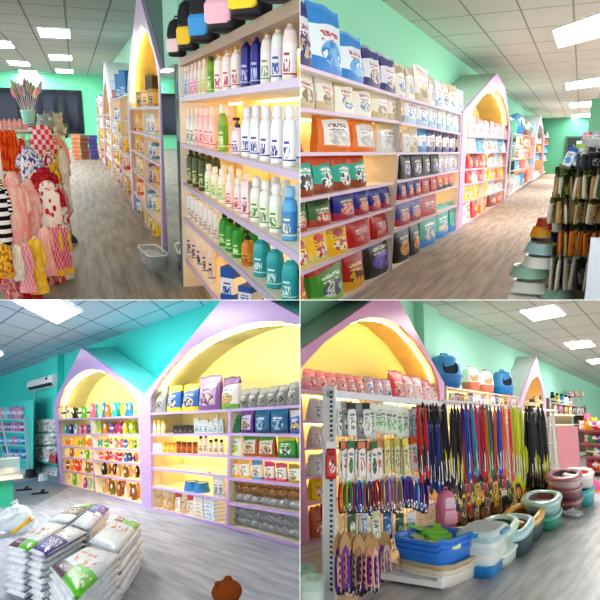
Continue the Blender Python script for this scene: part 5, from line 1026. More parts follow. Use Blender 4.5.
def sack(q, c, th, m, seed):
    """pillow-shaped sack over the quadrilateral q (front-left, front-right, back-right, back-left), ends crimped"""
    rnd = random.Random(seed); b = MB(); nx, ny = 8, 10; P = {}
    for s in (0, 1):
        for i in range(nx + 1):
            for j in range(ny + 1):
                u, v = i / nx, j / ny; e = (max(0, 1 - abs(2*u-1) ** 5)) ** .5 * (max(0, 1 - abs(2*v-1) ** 7)) ** .5
                pt = (q[0] * (1-u) + q[1] * u) * (1-v) + (q[3] * (1-u) + q[2] * u) * v
                z = .5 + (s - .5) * e * 1.08 + rnd.uniform(-.05, .05) * e; P[s, i, j] = (pt.x - c.x, pt.y - c.y, th * z)
    for s in (0, 1):
        for i in range(nx):
            for j in range(ny):
                w = [(i, j), (i+1, j), (i+1, j+1), (i, j+1)]; b.face([P[s, x, y] for x, y in w], m, [(x / nx, y / ny) for x, y in w] if s else [(.5, .3)] * 4)
    me = b.mesh('sack', False)
    bm = bmesh.new(); bm.from_mesh(me); bmesh.ops.remove_doubles(bm, verts=bm.verts, dist=1e-5); bmesh.ops.recalc_face_normals(bm, faces=bm.faces); bm.to_mesh(me); bm.free(); me.polygons.foreach_set('use_smooth', [True] * len(me.polygons)); return me
GRN, BRN, PUR, BLU, DRK = '#5fc81e', '#6a3a44', '#4a1c9a', '#2a3aa8', '#55565c'
ZT = .39; NL = 8
STK = [([(5, 546), (27, 551.5), (68, 523.5), (46, 521)], ((.02, .5, .04, .26, BRN), (.52, .98, .04, .26, GRN)), 'front left sack stack with brown and green print', 'brown and green printed'),
       ([(47, 520), (69, 522.5), (95, 503), (76, 504.5)], ((.05, .95, .3, .72, DRK), (.5, .95, .72, .95, GRN)), 'rear left sack stack with dark grey print', 'dark grey printed'),
       ([(28, 549.5), (43, 556), (88, 531), (70, 524)], ((.04, .97, .06, .52, PUR),), 'front middle sack stack with purple print', 'purple printed'),
       ([(71, 523), (89, 530), (110, 507.5), (97, 501.5)], ((.03, .62, .5, .97, BLU), (.62, .97, .6, .97, PUR)), 'rear middle sack stack with blue print', 'blue printed'),
       ([(88, 540), (117, 553), (141.5, 522.5), (119, 514.5)], ((.02, .45, .72, .96, BRN), (.48, .98, .72, .97, GRN)), 'rear right sack stack', 'rear green and brown printed'),
       ([(49, 565.5), (75.5, 600), (122.5, 553), (87, 545)], ((.02, .47, .03, .3, BRN), (.47, .99, .03, .42, GRN)), 'front right sack stack', 'large front green and brown printed')]
plain = sack_mat(())
for k, (q, pt, nm, d) in enumerate(STK):
    Q = [BL.floor(u, v, ZT - .01) for u, v in q]; c = sum(Q, Vector()) / 4; th = ZT / NL
    top = sack(Q, c, th * 1.08, sack_mat(pt), k); low = [sack(Q, c, th * 1.08, plain, k * 7 + i) for i in range(2)]
    for i in range(NL):
        tp_ = i == NL - 1; r = random.Random(k * 31 + i); j = .0 if tp_ else .014
        o = add('litter_sack', top if tp_ else low[i % 2], BL, mtx=BL.M @ place((c.x + r.uniform(-j, j), c.y + r.uniform(-j, j) * 2, i * th), r.uniform(-.012, .012) if not tp_ else 0))
        tag(o, (f'white litter sack with {d} end, on top of its stack' if tp_ else f'plain white sack, {ORD[i]} from floor under the {d} sack'), 'sack', 'stacked white sacks')
# ---- brown plush head at the lower edge
p = BL.floor(228, 622); s = BL.px(p)
b = MB(); m_ = mat('#8a4a20', .95, spec=.1); b.ball((0, 0, .75), (.5, .5, .3), m_, 18, 12); b.loft([(0, .42, .42), (.3, .46, .46), (.55, .36, .36)], m_, 16)
kd = []
e = MB(); e.ball((.06, 0, 1.04), (.16, .14, .1), m_, 10, 8); kd.append(('ear', e.mesh('ear', True)))
e = MB(); e.ball((-.28, .1, 1.0), (.12, .1, .06), m_, 10, 8); kd.append(('ear', e.mesh('ear', True)))
e = MB(); e.ball((0, .46, .68), (.22, .14, .12), mat('#b87a48', .95), 10, 8); kd.append(('muzzle', e.mesh('muzzle', True)))
spawn(('plush_toy', b.mesh('plush_body', True), kd), BL, tuple(p), .2, (31 * s, 31 * s, 38 * s), 'brown plush toy head rising at the bottom edge, turquoise room', 'plush toy')
# =================================================================== BOTTOM RIGHT: leash rack room
BR = Room('leash room', (690, 428), 1.35, (330, 450), 0, (1, -1))
XF = -3.9; XW = -4.5; HC = 3.78; YB = 46; XG = -2.5
sheet(BR, 'floor_leash_room', plank_mat('#c3c2c0', '#b0afae', '#8c8b8c', .24, 2.2, .3), [(XW, 1, 0), (5, 1, 0), (5, YB, 0), (XW, YB, 0)])
sheet(BR, 'ceiling_leash_room', tile_ceiling_mat('#dcd8d2', '#a8a49e', .75, 1.6, -.25, .2, .5), [(XW, 1, HC), (6, 1, HC), (6, YB, HC), (XW, YB, HC)], (0, 0, .05))
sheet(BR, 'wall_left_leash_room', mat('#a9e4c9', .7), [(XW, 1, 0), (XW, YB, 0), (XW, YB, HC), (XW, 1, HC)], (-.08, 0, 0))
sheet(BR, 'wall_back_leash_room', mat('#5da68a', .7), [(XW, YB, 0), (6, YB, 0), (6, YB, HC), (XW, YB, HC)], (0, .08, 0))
for q, l in zip([[(519, 310.5), (554, 304.5), (566, 315), (533, 321)], [(563.5, 343), (588, 340), (596, 346), (571, 349)], [(586, 360.5), (604, 358), (607, 362), (592, 364)]], ['nearest ceiling light panel in the leash room', 'second ceiling light panel in the leash room', 'farthest ceiling light panel at right edge, leash room']): ceiling_light(BR, HC, q, l, 14)
ya, yb = BR.y_at(426, XW + .2, 2), BR.y_at(441, XW + .2, 2); b = MB(); b.box(XW, XW + .2, ya, yb, 0, HC, mat('#a9e4c9', .7)); struct('wall_pilaster_leash_room', b.mesh('pilaster'), BR)
# ---- pink house shelving behind the rack
mPi = mat('#d99ac4', .32); mIn = mat('#f0e4d0', .45); mBk = mat('#f6e3a6', .6); mSo = mat('#f4cc8c', .6); mYl = mat('#f8ec94', .6); mRf = mat('#a9cdb8', .6)
root, S, off = shelving(BR, XF, -1, 'house_shelving', 'large pink house-shaped shelving behind the leash rack', 'shelving', [((292, 372), (294, 556)), ((383, 396), (383, 480)), ((442, 398), (441, 500))],
    [((294, 388), (441, 404)), ((295, 420), (441, 425)), ((296, 448), (441, 444)), ((296, 478), (441, 462)), ((297, 505), (441, 480)), ((298, 552), (441, 500))], .5, mPi, mIn, mBk, led=5, w=.06, zb=1.74, group='pink house shelving')
P1, P2, P3, P4, P5, P6 = S
inner = [(440, 502), (439.5, 392), (438, 382), (432, 366), (417, 343), (400, 325.5), (390, 320.5), (381, 318), (367, 317.5), (350, 324), (325, 342), (306, 362), (300, 369), (309.5, 545)]
arch_front(BR, XF, -1, root, off, [(296, 560), (290, 357), (391.6, 286.8), (444, 383), (444.5, 503)], inner, .58, mPi, mSo, mYl, mRf)
arch_strip(BR, XF, -1, root, off, inner[1:13], 20)
J = lambda a, t=None, p=None, q=None, b_=None, x='#30303a', bl=None: pouch_mat(a, t, p, q, b_, text=x, blob=bl)
C = 'pet food bag'
pk1 = J('#f0b8c0', '#e88a9a', None, ['#f8ece8', '#c84a5a'], '#e8a0ac', '#a82a40'); pk2 = J('#f0ccd0', '#c85a6a', None, ['#f4f0ee', '#d87a8a'], None, '#8a2a3a'); pk3 = J('#f8e4e6', '#e89aa8', None, ['#e85a70', '#f8f4f0'], None, '#c83a50')
fill(P1, 303, 362, 6, 21, [pouch(pk1), pouch(pk1, seed=1)], 'pink food bag', 'in the left part of pink house ledge', C, 'pink food bags', d=.18)
fill(P1, 363, 390, 3, 20, [pouch(J('#e8c8d4', '#b890a8', None, ['#f4f0f4', '#3a5ab8'], None, '#2a4ab0'))], 'pale lilac food bag', 'on pink house ledge', C, None, d=.16)
fill(P1, 389, 402, 1, 29, pouch(J('#e04a4a', '#e86a5a', None, ['#f8d8d0', '#b82a30'], None, '#f8f0e8')), 'red-topped food bag', 'on pink house ledge', C, None, d=.2)
fill(P1, 402, 438, 4, 25, [pouch(pk2), pouch(pk3)], 'rose food bag', 'in the right part of pink house ledge', C, 'pink food bags', d=.18)
rows = ((P2, 22, ['#e8e4ec', '#d8dce4']), (P3, 20, ['#e8d8dc', '#f0e8e8']), (P4, 20, ['#e4e8f0', '#c8d0e0']), (P5, 22, ['#f0c81e', '#e8b820']), (P6, 34, ['#c86a3a', '#d8302a', '#e8a82a']))
for k, (shf, h, cs) in enumerate(rows):
    fill(shf, 309, 330, 2, h, [pouch(J(c, None, None, ['#f4f0e8', '#c04a4a'] if k > 2 else ['#8a90b0', '#f4f4f4'], None), seed=k) for c in cs], ['grey white', 'pale pink', 'white', 'yellow', 'orange and red'][k] + ' pet bag', 'on ' + ['second', 'third', 'fourth', 'fifth', 'bottom'][k] + ' shelf, behind white post', C, 'bags behind the white post', d=.2)
# ---- wall unit with litter houses on top
_, S, _ = shelving(BR, XF, -1, 'shelving_unit', 'open shelving unit under the covered litter houses, leash room', 'shelving', [((447, 386), (447, 495)), ((488, 392), (488, 480)), ((519, 397), (519, 470))],
    [((447, 386.5), (519, 397)), ((447, 404), (519, 408)), ((447, 425), (519, 422))], .5, mIn, mIn, mBk, led=4, w=.06)
fill(S[0], 441, 468, 1, 33, litter_house('#5aa4e0', '#2f7fd0'), 'large blue covered litter house nearest', 'above leash rack', 'litter box', 'covered litter houses', wpx=31, dpx=28, inset=-.06, jit=0)
fill(S[0], 468, 497, 2, 23, litter_house('#f2ece6', '#d87a60', '#c8946a'), 'white and terracotta litter house', 'above leash rack', 'litter box', 'covered litter houses', wpx=16, dpx=16, inset=0, jit=0)
fill(S[0], 500, 519, 1, 25, litter_house('#62a8e4', '#2f8ad8'), 'smaller blue covered litter house, far end', 'above leash rack', 'litter box', 'covered litter houses', wpx=19, dpx=18, inset=0, jit=0)
bx2 = [carton(label_mat(a, b_, c_, .15, .8)) for a, b_, c_ in (('#e8e4d8', '#f4f0e8', '#a85a3a'), ('#c86a8a', '#f0c8d8', '#7a2a4a'), ('#8a6a4a', '#d8b88a', '#4a2a1a'), ('#d8c050', '#f0e8b0', '#8a6a1a'), ('#5a4a7a', '#b8a8d0', '#2a1a4a'), ('#d8dce0', '#f0f4f4', '#5a7a9a'))]
fill(S[1], 449, 487, 9, 12, bx2, 'small bright carton', 'in left half of unit below litter houses', 'box', 'cartons below the litter houses', wpx=4.5, jit=.2)
fill(S[1], 489, 518, 7, 12, bx2[::-1], 'small dark carton', 'in right half of unit below litter houses', 'box', 'cartons below the litter houses', wpx=4.5, jit=.2)
# ---- small far house
root, S, off = shelving(BR, XF, -1, 'house_shelving', 'small far pink house-shaped shelving, leash room', 'shelving', [((519, 398), (519, 470)), ((546, 402), (546, 462))], [((520, 410), (546, 411)), ((520, 422), (546, 421))], .5, mat('#e0b4d0', .35), mIn, mBk, led=4, w=.1, group='pink house shelving')
arch_front(BR, XF, -1, root, off, [(518, 470), (518, 404), (536.5, 356), (546, 400), (546.5, 462)], [(544.5, 462), (544, 402), (541, 384), (537.5, 376), (532, 380), (526, 394), (523, 406), (522.5, 469)], .58, mat('#e0b4d0', .35), mSo, mYl, mat('#d0d4d2', .6))
fill(S[0], 524, 544, 4, 15, [carton(label_mat('#c8a070', '#e8d0a0', '#3a2414', .1, .5)), carton(label_mat('#2a2420', '#e8d8b8', '#5a4a3a', .4, .7))], 'brown and black figure box', 'in small far pink house', 'box', 'boxes in the small house', wpx=5, jit=.3)
# ---- shelf of bottles and wands beyond
_, S, _ = shelving(BR, XF, -1, 'shelving_unit', 'far shelving unit with bottles and wands, leash room', 'shelving', [((550, 398), (550, 462)), ((586, 406), (586, 452))], [((550, 402), (586, 407)), ((550, 413), (586, 415)), ((550, 424), (586, 424))], .5, mIn, mat('#6a6058', .5), mat('#a89878', .6), led=3, w=.12)
fill(S[0], 551, 573, 5, 10, [bottle(label_mat(c, '#f0f0ec', c, .2, .5), mat('#202020'), 'flip') for c in ('#202226', '#e8c81e', '#3a9ad8', '#f0e8d0', '#d8a0b0')], 'small bright bottle', 'on far unit, leash room', 'bottle', 'bottles on the far unit', wpx=4.5)
for i in range(7):
    p = BR.hit(577 + (i - 3) * .8, 407, 0, XF - .15); s_ = BR.px(p); spawn(wand(['#f0b8c8', '#e8e0d8', '#d87a9a', '#f0d8b0', '#c8d8b0', '#e8a0b0', '#f4f0ec'][i]), BR, tuple(p), 0, (4 * s_, 4 * s_, 16 * s_), nth('pastel cat wand', i, 7, 'in bunch on far unit, leash room'), 'cat wand', 'cat wands on the far unit', roll=(i - 3) * .09)
fill(S[1], 552, 584, 7, 8, bx2, 'tiny carton', 'on middle shelf of far unit, leash room', 'box', 'cartons on the far unit', wpx=4)
# ---- the gondola rack itself: post, rails, wire grid, base
yP = BR.y_at(329.5, XG, 1.0); root = bpy.data.objects.new('leash_rack', None); COL.objects.link(root); root.matrix_basis = BR.M @ Matrix.Translation((XG, yP, 0)); ALL.append((root, BR)); tag(root, 'white steel grid rack hung with leashes, collars and packs', 'rack'); off = Matrix.Translation((-XG, -yP, 0))
mSt = mat('#dfe1e2', .35, .1); zP = BR.hit(329, 386, 0, XG).z; y2 = BR.y_at(441, XG, 1.6); y3 = BR.y_at(556, XG, 1.65)
b = MB(); b.box(XG - .05, XG + .05, yP - .0, yP + .03, 0, zP, mSt); b.box(XG - .06, XG - .05, yP - .01, yP + .05, 0, zP, mSt); po = add('post', b.mesh('post'), BR, parent=root, mtx=off)
b = MB()
for i in range(40): b.box(XG + .005, XG + .03, yP - .004, yP + .001, .08 + i * .039, .1 + i * .039, mat('#4a4e52', .5))
add('post_slots', b.mesh('post_slots'), BR, parent=po)
for y in (y2, y3 - .4):
    b = MB(); b.box(XG - .03, XG + .03, y, y + .03, 0, 1.64, mSt); add('post', b.mesh('post'), BR, parent=root, mtx=off)
b = MB(); b.box(XG - .03, XG + .03, yP, y2, 1.57, 1.63, mat('#c4c7c9', .35, .2)); add('top_rail', b.mesh('top_rail'), BR, parent=root, mtx=off)
b = MB(); b.tube([(XG + .02, y2, 1.64), (XG + .02, y3, 1.69)], .022, mat('#f2f2f0', .3), 8); add('top_rail', b.mesh('top_rail', True), BR, parent=root, mtx=off)
b = MB(); b.box(XG - .05, XG - .03, yP, y3, 1.0, 1.015, mSt)
z = .16
while z < 1.56: b.box(XG - .052, XG - .046, yP + .04, y3 - .4, z, z + .006, mSt); z += .07
y = yP + .06
while y < y3 - .4: b.box(XG - .046, XG - .04, y, y + .008, .14, 1.56, mSt); y += .09
add('wire_grid', b.mesh('wire_grid'), BR, parent=root, mtx=off)
b = MB(); b.box(XG - .05, -1.86, yP + .75, y3 - 1, .03, .075, mat('#e9e9e8', .4))
for i in range(9): b.box(XG - .04, -1.87, yP + .77 + i * .05, yP + .785 + i * .05, .075, .082, mat('#c8cacc', .4))
b.box(-1.9, -1.86, yP + .75, y3 - 1, .075, .11, mat('#f4f4f2', .35)); add('base_deck', b.mesh('base_deck'), BR, parent=root, mtx=off)
# ---- hanging goods.  hk(): one hanging thing at image column u, from row v0 to v1, dx metres out from the grid
def hk(spec, u, v0, v1, w, lab, cat, grp, dx=.08, rot=PI/2 - .5, dd=.3, roll=0):
    x = XG + dx; p1 = BR.hit(u, v0, 0, x); p0 = BR.hit(u, v1, 0, x); s = BR.px(p0)
    return spawn(spec, BR, (x, p0.y, p0.z), rot + random.uniform(-.12, .12), (w * s, w * s * dd, p1.z - p0.z), lab, cat, grp, roll=roll)
def row(specs, u0, u1, n, v0, v1, w, desc, where, cat, grp, dx=.08, slope=.07, **k):
    for i in range(n):
        u = u0 + (u1 - u0) * i / max(1, n - 1); dv = (u - u0) * slope + random.uniform(-1, 1); ev = random.uniform(-.06, .08) * (v1 - v0)
        hk(specs[i % len(specs)], u, v0 + dv, v1 + dv + ev, w * random.uniform(.85, 1.2), nth(desc[i % len(desc)] if isinstance(desc, list) else desc, i, n, where), cat, grp, dx + (i % 3) * .03, roll=random.uniform(-.05, .05), **k)
pm = lambda a, t, c1, c2: pouch_mat(a, t, None, [c1, c2], None)
hpk = lambda a, t, c1, c2, card: hangpack(pm(a, t, c1, c2), mat(card))
grw = [hpk('#d8dcdc', '#f0f0f0', '#3a3e40', '#f4f4f4', '#f2f2f0'), hpk('#8a9090', '#c4c4c0', '#2a2e30', '#d8dcd8', '#9a9e9c'), hpk('#f0f0ec', '#c8c4b8', '#8a8478', '#f8f4e8', '#2a2c2e')]
GH = 'packs hanging on the leash rack'
row(grw, 342, 372, 7, 400, 436, 10, 'grey and white pack', 'on top row of grid', 'hanging pack', GH)
row([hpk('#e4ece0', '#7ac05a', '#4a9a3a', '#f4f8f0', '#eef4ea'), hpk('#dfe6dc', '#f2f4f0', '#5aa84a', '#c8e0c0', '#f4f4f2')], 372, 405, 7, 403, 433, 11, 'white card with green loop', 'on top row of grid', 'hanging pack', GH)
row([hpk('#b8c8d8', '#8aa0b8', '#3a5a7a', '#d8e0e8', '#d8dce0'), hpk('#a8acb0', '#e0e0e0', '#4a4e52', '#c0c4c8', '#c8ccd0')], 408, 420, 4, 408, 440, 9, 'blue grey pack', 'beside black leashes, top row', 'hanging pack', GH)
row([hpk('#f0ece8', '#d8503a', '#1a1a1a', '#4a9a4a', '#2f7a4a'), hpk('#f4efe8', '#2f6a4a', '#d84a2a', '#f8f4f0', '#e88a6a')], 342, 378, 10, 440, 478, 9.5, 'white, green and orange toothbrush pack', 'on second row', 'hanging pack', GH, slope=-.02)
row([hpk('#e8dc9a', '#c8b83a', '#8a7a2a', '#f4f0d0', '#e8d870'), hpk('#dcd8a8', '#a8b04a', '#5a6a2a', '#e8e4c0', '#c8c060')], 381, 407, 9, 438, 473, 7, 'slim yellow green stick pack', 'on second row', 'hanging pack', GH, slope=-.02)
row([hpk('#f0e8e0', '#e8642a', '#d83a1a', '#f8f0e8', '#e8702a'), hpk('#f4ece8', '#3a8ac8', '#e8642a', '#f0f0f0', '#e8642a')], 408, 425, 6, 436, 470, 9, 'orange and white pack', 'on second row', 'hanging pack', GH)
@memo
def leash(c, style='loop', clip='#b8bcc0', c2=None):
    """folded leash hanging from z=1: two straps, bottom bight, hand loop and snap hook"""
    m = mat(c, .6); b = MB(); w, t = .3, .14
    b.strap([(-.3, 0, .05), (-.34, 0, .4), (-.22, 0, .92), (0, 0, 1.0), (.22, 0, .92), (.34, 0, .4), (.3, 0, .05), (0, 0, 0), (-.3, 0, .05)], w * 1.6, t, m)
    b.strap([(-.05, -.25, .97), (-.12, -.28, .5), (.02, -.28, .12), (.16, -.28, .5), (.06, -.25, .97)], w * 1.6, t, m); kids = []
    k = MB(); k.strap([(0, -.45, .34), (.02, -.5, .2), (.0, -.46, .1)], w * 1.2, .1, mat(clip, .3, .7)); k.ball((0, -.46, .08), (.12, .12, .03), mat(clip, .3, .7), 8, 6); kids.append(('snap_hook', k.mesh('snap_hook', True)))
    if c2:
        h = MB(); h.strap([(-.3, -.1, .16), (-.36, -.14, .3), (-.3, -.1, .44)], w * 1.7, t * 1.8, mat(c2, .6)); h.strap([(.3, -.1, .14), (.36, -.14, .28), (.3, -.1, .4)], w * 1.7, t * 1.8, mat(c2, .6)); kids.append(('padded_grip', h.mesh('padded_grip', True)))
    hd = MB(); hd.box(-.3, .3, -.2, -.1, .86, .99, mat('#e8e4dc', .5)); kids.append(('header_tag', hd.mesh('header_tag')))
    return ('leash', b.mesh('straps', False), kids)
GL = 'leashes on the rack'
row([leash('#c82a2a', c2='#1a1a1c')], 422, 428, 2, 408, 474, 7, 'red leash', 'beside the black ones', 'leash', GL, dx=.22)
row([leash('#2a3a9a', c2='#1a1a2a'), leash('#26306a')], 431, 439, 3, 424, 488, 7, 'navy blue leash', 'below red ones', 'leash', GL, dx=.22)
row([leash('#1b1b1e', c2='#2c2c30'), leash('#18181b', c2='#d8c81e'), leash('#202024')], 424, 461, 11, 408, 484, 9, 'black leash', 'in dense black bunch', 'leash', GL, dx=.1)
cols = ['#6a3a9a', '#e8762a', '#3a5ac0', '#e8e4dc', '#8a2a4a', '#3aa0c8', '#d83a7a', '#b8a8d0', '#c82a3a', '#5a4a9a', '#e89a3a', '#3a8a5a']
nmc = ['purple', 'orange', 'blue', 'white', 'maroon', 'sky blue', 'pink', 'lilac', 'red', 'violet', 'amber', 'green']
row([leash(c) for c in cols], 464, 500, 15, 408, 474, 8, [n + ' rope leash' for n in nmc], 'in multicoloured bunch', 'leash', GL)
row([leash('#e8486a'), leash('#f08a3a'), leash('#d8c0b0')], 503, 513, 4, 410, 476, 6, ['pink leash', 'orange leash', 'beige leash'], 'between multicoloured and lime bunches', 'leash', GL, dx=.12)
row([leash('#d8e02a', c2='#8ab01e'), leash('#b8d83a'), leash('#f0e04a', c2='#e0a02a')], 514, 524, 5, 411, 482, 7, 'lime yellow leash', 'in the lime bunch', 'leash', GL, dx=.12)
row([leash('#2a3a9a'), leash('#3a4ab0')], 525, 529, 2, 412, 466, 6, 'royal blue leash', 'between lime and far black bunches', 'leash', GL, dx=.1)
row([leash('#17171a', c2='#d8d81e'), leash('#1c1c20'), leash('#202026', c2='#c8d020')], 530, 548, 8, 412, 486, 10, 'black leash with yellow grips', 'in far black bunch', 'leash', GL, dx=.16)
# collars, third row
@memo
def collar(c, c2='#c8ccd0'):
    m = mat(c, .55); b = MB(); pts = [(.4 * math.sin(a), 0, .46 - .44 * math.cos(a)) for a in [2 * PI * i / 20 for i in range(21)]]; b.strap(pts, .5, .08, m); k = MB(); k.box(-.16, .16, -.3, .3, -.02, .08, mat('#1c1c20', .4)); r = MB(); r.tube([(.1 * math.cos(a), -.3, .12 + .1 * math.sin(a)) for a in [2*PI*i/10 for i in range(11)]], .03, mat(c2, .2, .9), 6)
    t = MB(); t.box(-.28, .28, -.1, .1, .84, 1.0, mat('#f0ece4', .5)); return ('collar', b.mesh('collar_band', False), [('buckle', k.mesh('buckle')), ('ring', r.mesh('ring', True)), ('header_card', t.mesh('header_card'))])
cc = ['#c83030', '#e8b82a', '#58b03a', '#7a3aa0', '#c83a7a', '#2a7ac8', '#3ab0b8', '#e87a2a', '#2a3a9a', '#8a5a3a']; cn = ['red', 'yellow', 'green', 'purple', 'magenta', 'blue', 'turquoise', 'orange', 'navy', 'brown']
row([collar(c) for c in cc], 341, 378, 11, 479, 513, 8, [n + ' collar' for n in cn], 'on third row', 'collar', 'collars on the third row', slope=-.05, dd=.9)
row([collar('#8a6ab0'), collar('#c8a878'), collar('#b08ad0')], 383, 399, 5, 474, 510, 9, ['lilac collar', 'tan collar', 'violet collar'], 'in middle of third row', 'collar', 'collars on the third row', dd=.9)
row([collar('#2a7ad0'), collar('#5a3a9a'), collar('#7a4ab0'), collar('#e0dce8')], 402, 424, 6, 474, 508, 10, ['blue harness strap', 'deep purple strap', 'violet strap', 'white strap'], 'at right end of third row', 'collar', 'collars on the third row', dd=.9)
# fourth row: long collars with tan headers
@memo
def longcollar(c, card='#b89468', pat=None):
    m = cloth_mat(c, pat, 'check', 6) if pat else mat(c, .6); b = MB(); b.strap([(-.22, 0, .1), (-.26, 0, .4), (-.2, 0, .66), (0, 0, .72), (.2, 0, .66), (.26, 0, .4), (.22, 0, .1), (0, 0, .04), (-.22, 0, .1)], .7, .12, m)
    h = MB(); h.loft([(.6, .3, .12), (.66, .46, .16), (.84, .44, .14), (.93, .26, .1), (1, .06, .05)], mat(card, .7), 12, 2.6); k = MB(); k.box(-.14, .14, -.45, .45, 0, .08, mat('#202024', .4)); k.tube([(.1, -.4, .1), (.16, -.5, .02), (.1, -.4, -.04)], .04, mat('#c8ccd0', .2, .9), 6)
    return ('long_collar', b.mesh('strap', False), [('header_card', h.mesh('header_card', True)), ('buckle', k.mesh('buckle'))])
lc = [longcollar('#5a2a8a'), longcollar('#b83040', pat='#f0c8b8'), longcollar('#7a3aa0'), longcollar('#c89a98', pat='#f4e8e0'), longcollar('#3a2a6a'), longcollar('#6a4a3a', pat='#c8a890'), longcollar('#8a1e2a')]
ln = ['purple', 'red plaid', 'violet', 'pink plaid', 'indigo', 'brown plaid', 'dark red']
row(lc, 339, 376, 11, 532, 590, 14, [n + ' long collar with tan card' for n in ln], 'in front bottom bunch', 'collar', 'tan card collars', dx=.2, slope=.05)
row(lc[2:] + lc[:2], 346, 388, 9, 531, 590, 14, [n + ' long collar' for n in ln[2:] + ln[:2]], 'in rear bottom bunch', 'collar', 'tan card collars', dx=.06, slope=.0)
# odd packs low on the grid
row([hpk('#3a6a4a', '#e8e8e0', '#7ab08a', '#f0f0e8', '#2f5a3a'), hpk('#c8d0d0', '#8ab0d0', '#3a7ab0', '#f0f4f4', '#e0e4e4'), hpk('#d8e0c8', '#7aa04a', '#4a7a2a', '#f0f4e8', '#c8d8b0'), hpk('#3a7ac0', '#e0e8f0', '#8ab0e0', '#f0f4f8', '#2a5a9a')], 352, 412, 6, 508, 536, 11, 'odd small pack', 'low on the wire grid', 'hanging pack', GH, dx=.02)
row([hpk('#1c1c1e', '#e8c81e', '#d8302a', '#e8d83a', '#101012'), hpk('#c82a2a', '#f0e8e0', '#1a1a1a', '#e8c040', '#a81e1e'), hpk('#2a2c30', '#8ab03a', '#d8d83a', '#4a4e52', '#e8e8e0'), hpk('#d8a82a', '#1a1a1a', '#8a4a1a', '#f0d870', '#2a2a2a')], 446, 532, 20, 479, 510, 8, 'dark pack with bright print', 'below the leashes', 'hanging pack', GH, dx=.04, slope=-.1)
row([hpk('#8a6a4a', '#c8b898', '#2a2a2a', '#d8c8a8', '#4a3a2a'), hpk('#1f2a24', '#c8c83a', '#e8642a', '#3a5a3a', '#e8e4d8')], 440, 512, 13, 502, 530, 8, 'brown and dark pack', 'on lowest row below leashes', 'hanging pack', GH, dx=.04, slope=-.22)
hk(hpk('#c8202a', '#1a1a1c', '#f0e8e0', '#8a1018', '#d8d8d8'), 331, 440, 479, 13, 'red and black harness pack hanging on the white post', 'hanging pack', GH, dx=.14)
# pink backpack on the grid
hk(carrier('#f0b0c8', '#e8d0dc', '#d87aa0'), 447, 490, 527, 21, 'small pink pet backpack hung low on the grid', 'backpack', None, dx=.2, dd=.6)
# ---- litter trays along the foot of the rack
@memo
def litter_pan(cb, cr, ci='#2c3436', slope=.22, hole=.34, e=2.7, name='litter_pan'):
    """oval pan with a wide rim that rises to the back, dark well inside"""
    def tl(q): return [[(x, y, z + slope * (y + .5) * (z > .3) * 1.0) for x, y, z in r] for r in q]
    def ring(rx, ry, z, n=28):
        o = []
        for j in range(n):
            a = 2*PI*j/n; ca, sa = math.cos(a), math.sin(a); o.append((rx * math.copysign(abs(ca)**(2/e), ca), ry * math.copysign(abs(sa)**(2/e), sa), z))
        return o
    b = MB(); b.rings(tl([ring(.36, .36, 0), ring(.42, .42, .05), ring(.46, .46, .35), ring(.48, .48, .62)]), mat(cb, .35), True, False)
    r = MB(); r.rings(tl([ring(.5, .5, .56), ring(.51, .51, .66), ring(.48, .48, .76), ring(hole + .04, hole + .05, .8), ring(hole, hole + .01, .76), ring(hole - .01, hole, .6)]), mat(cr, .3), False, False)
    w = MB(); w.rings(tl([ring(hole, hole + .01, .7), ring(hole - .06, hole - .05, .36), ring(.04, .04, .34)]), mat(ci, .45), False, True)
    return (name, b.mesh('pan_body', True, 50), [('rim', r.mesh('rim', True, 60)), ('well', w.mesh('well', True))])
def pan(spec, u, v, lab, sc=(.36, 1.15, .26), rot=.08, z=0, cat='litter box', grp='litter boxes along the rack'):
    """near end of the pan at image point (u, v) on the floor"""
    p = BR.floor(u, v); return spawn(spec, BR, (p.x, p.y + sc[1] * .5, z), rot, sc, lab, cat, grp)
# big blue open trays, nested
@memo
def tray(c, wave=True):
    b = MB(); n = 36
    def ring(k, z, f=0):
        o = []
        for j in range(n):
            a = 2*PI*j/n; ca, sa = math.cos(a), math.sin(a); o.append((k * math.copysign(abs(ca)**.35, ca), k * math.copysign(abs(sa)**.35, sa), z + f * math.sin(6 * a) - (f * 3 if sa < -.85 and wave else 0)))
        return o
    b.rings([ring(.43, 0), ring(.45, .08), ring(.5, .92, .02), ring(.5, 1, .03), ring(.47, 1, .03), ring(.45, .9, .02), ring(.41, .12), ring(.05, .11)], mat(c, .3)); k = MB(); k.rings([ring(.5, .9, .02), ring(.53, .93, .03), ring(.53, 1.02, .03), ring(.47, 1.02, .03)], mat(c, .3), False, False)
    return ('litter_tray', b.mesh('tray_body', True, 50), [('rolled_rim', k.mesh('rolled_rim', True))])
BLU2 = '#3a86e0'
pB = Vector((-2.06, 5.55, .0)); rB = -.12
for i, (c, dz, d) in enumerate((('#f0ece4', 0, 'white tray at the bottom under blue trays'), ('#e4dccc', .04, 'cream tray second from the bottom, under blue trays'), ('#c8b896', .08, 'tan tray right under the lowest blue one'))):
    spawn(tray(c, False), BR, pB + Vector((.02, .03, dz)), rB, (.5, .74, .11), d, 'litter box', 'nested open trays')
for i in range(3): spawn(tray(BLU2), BR, pB + Vector((0, 0, .1 + .045 * i)), rB, (.48 + .01 * i, .68 + .012 * i, .2), ['lowest bright blue open litter tray', 'middle bright blue open litter tray', 'topmost bright blue open tray holding green scoops'][i] + ' of nested stack', 'litter box', 'nested open trays')
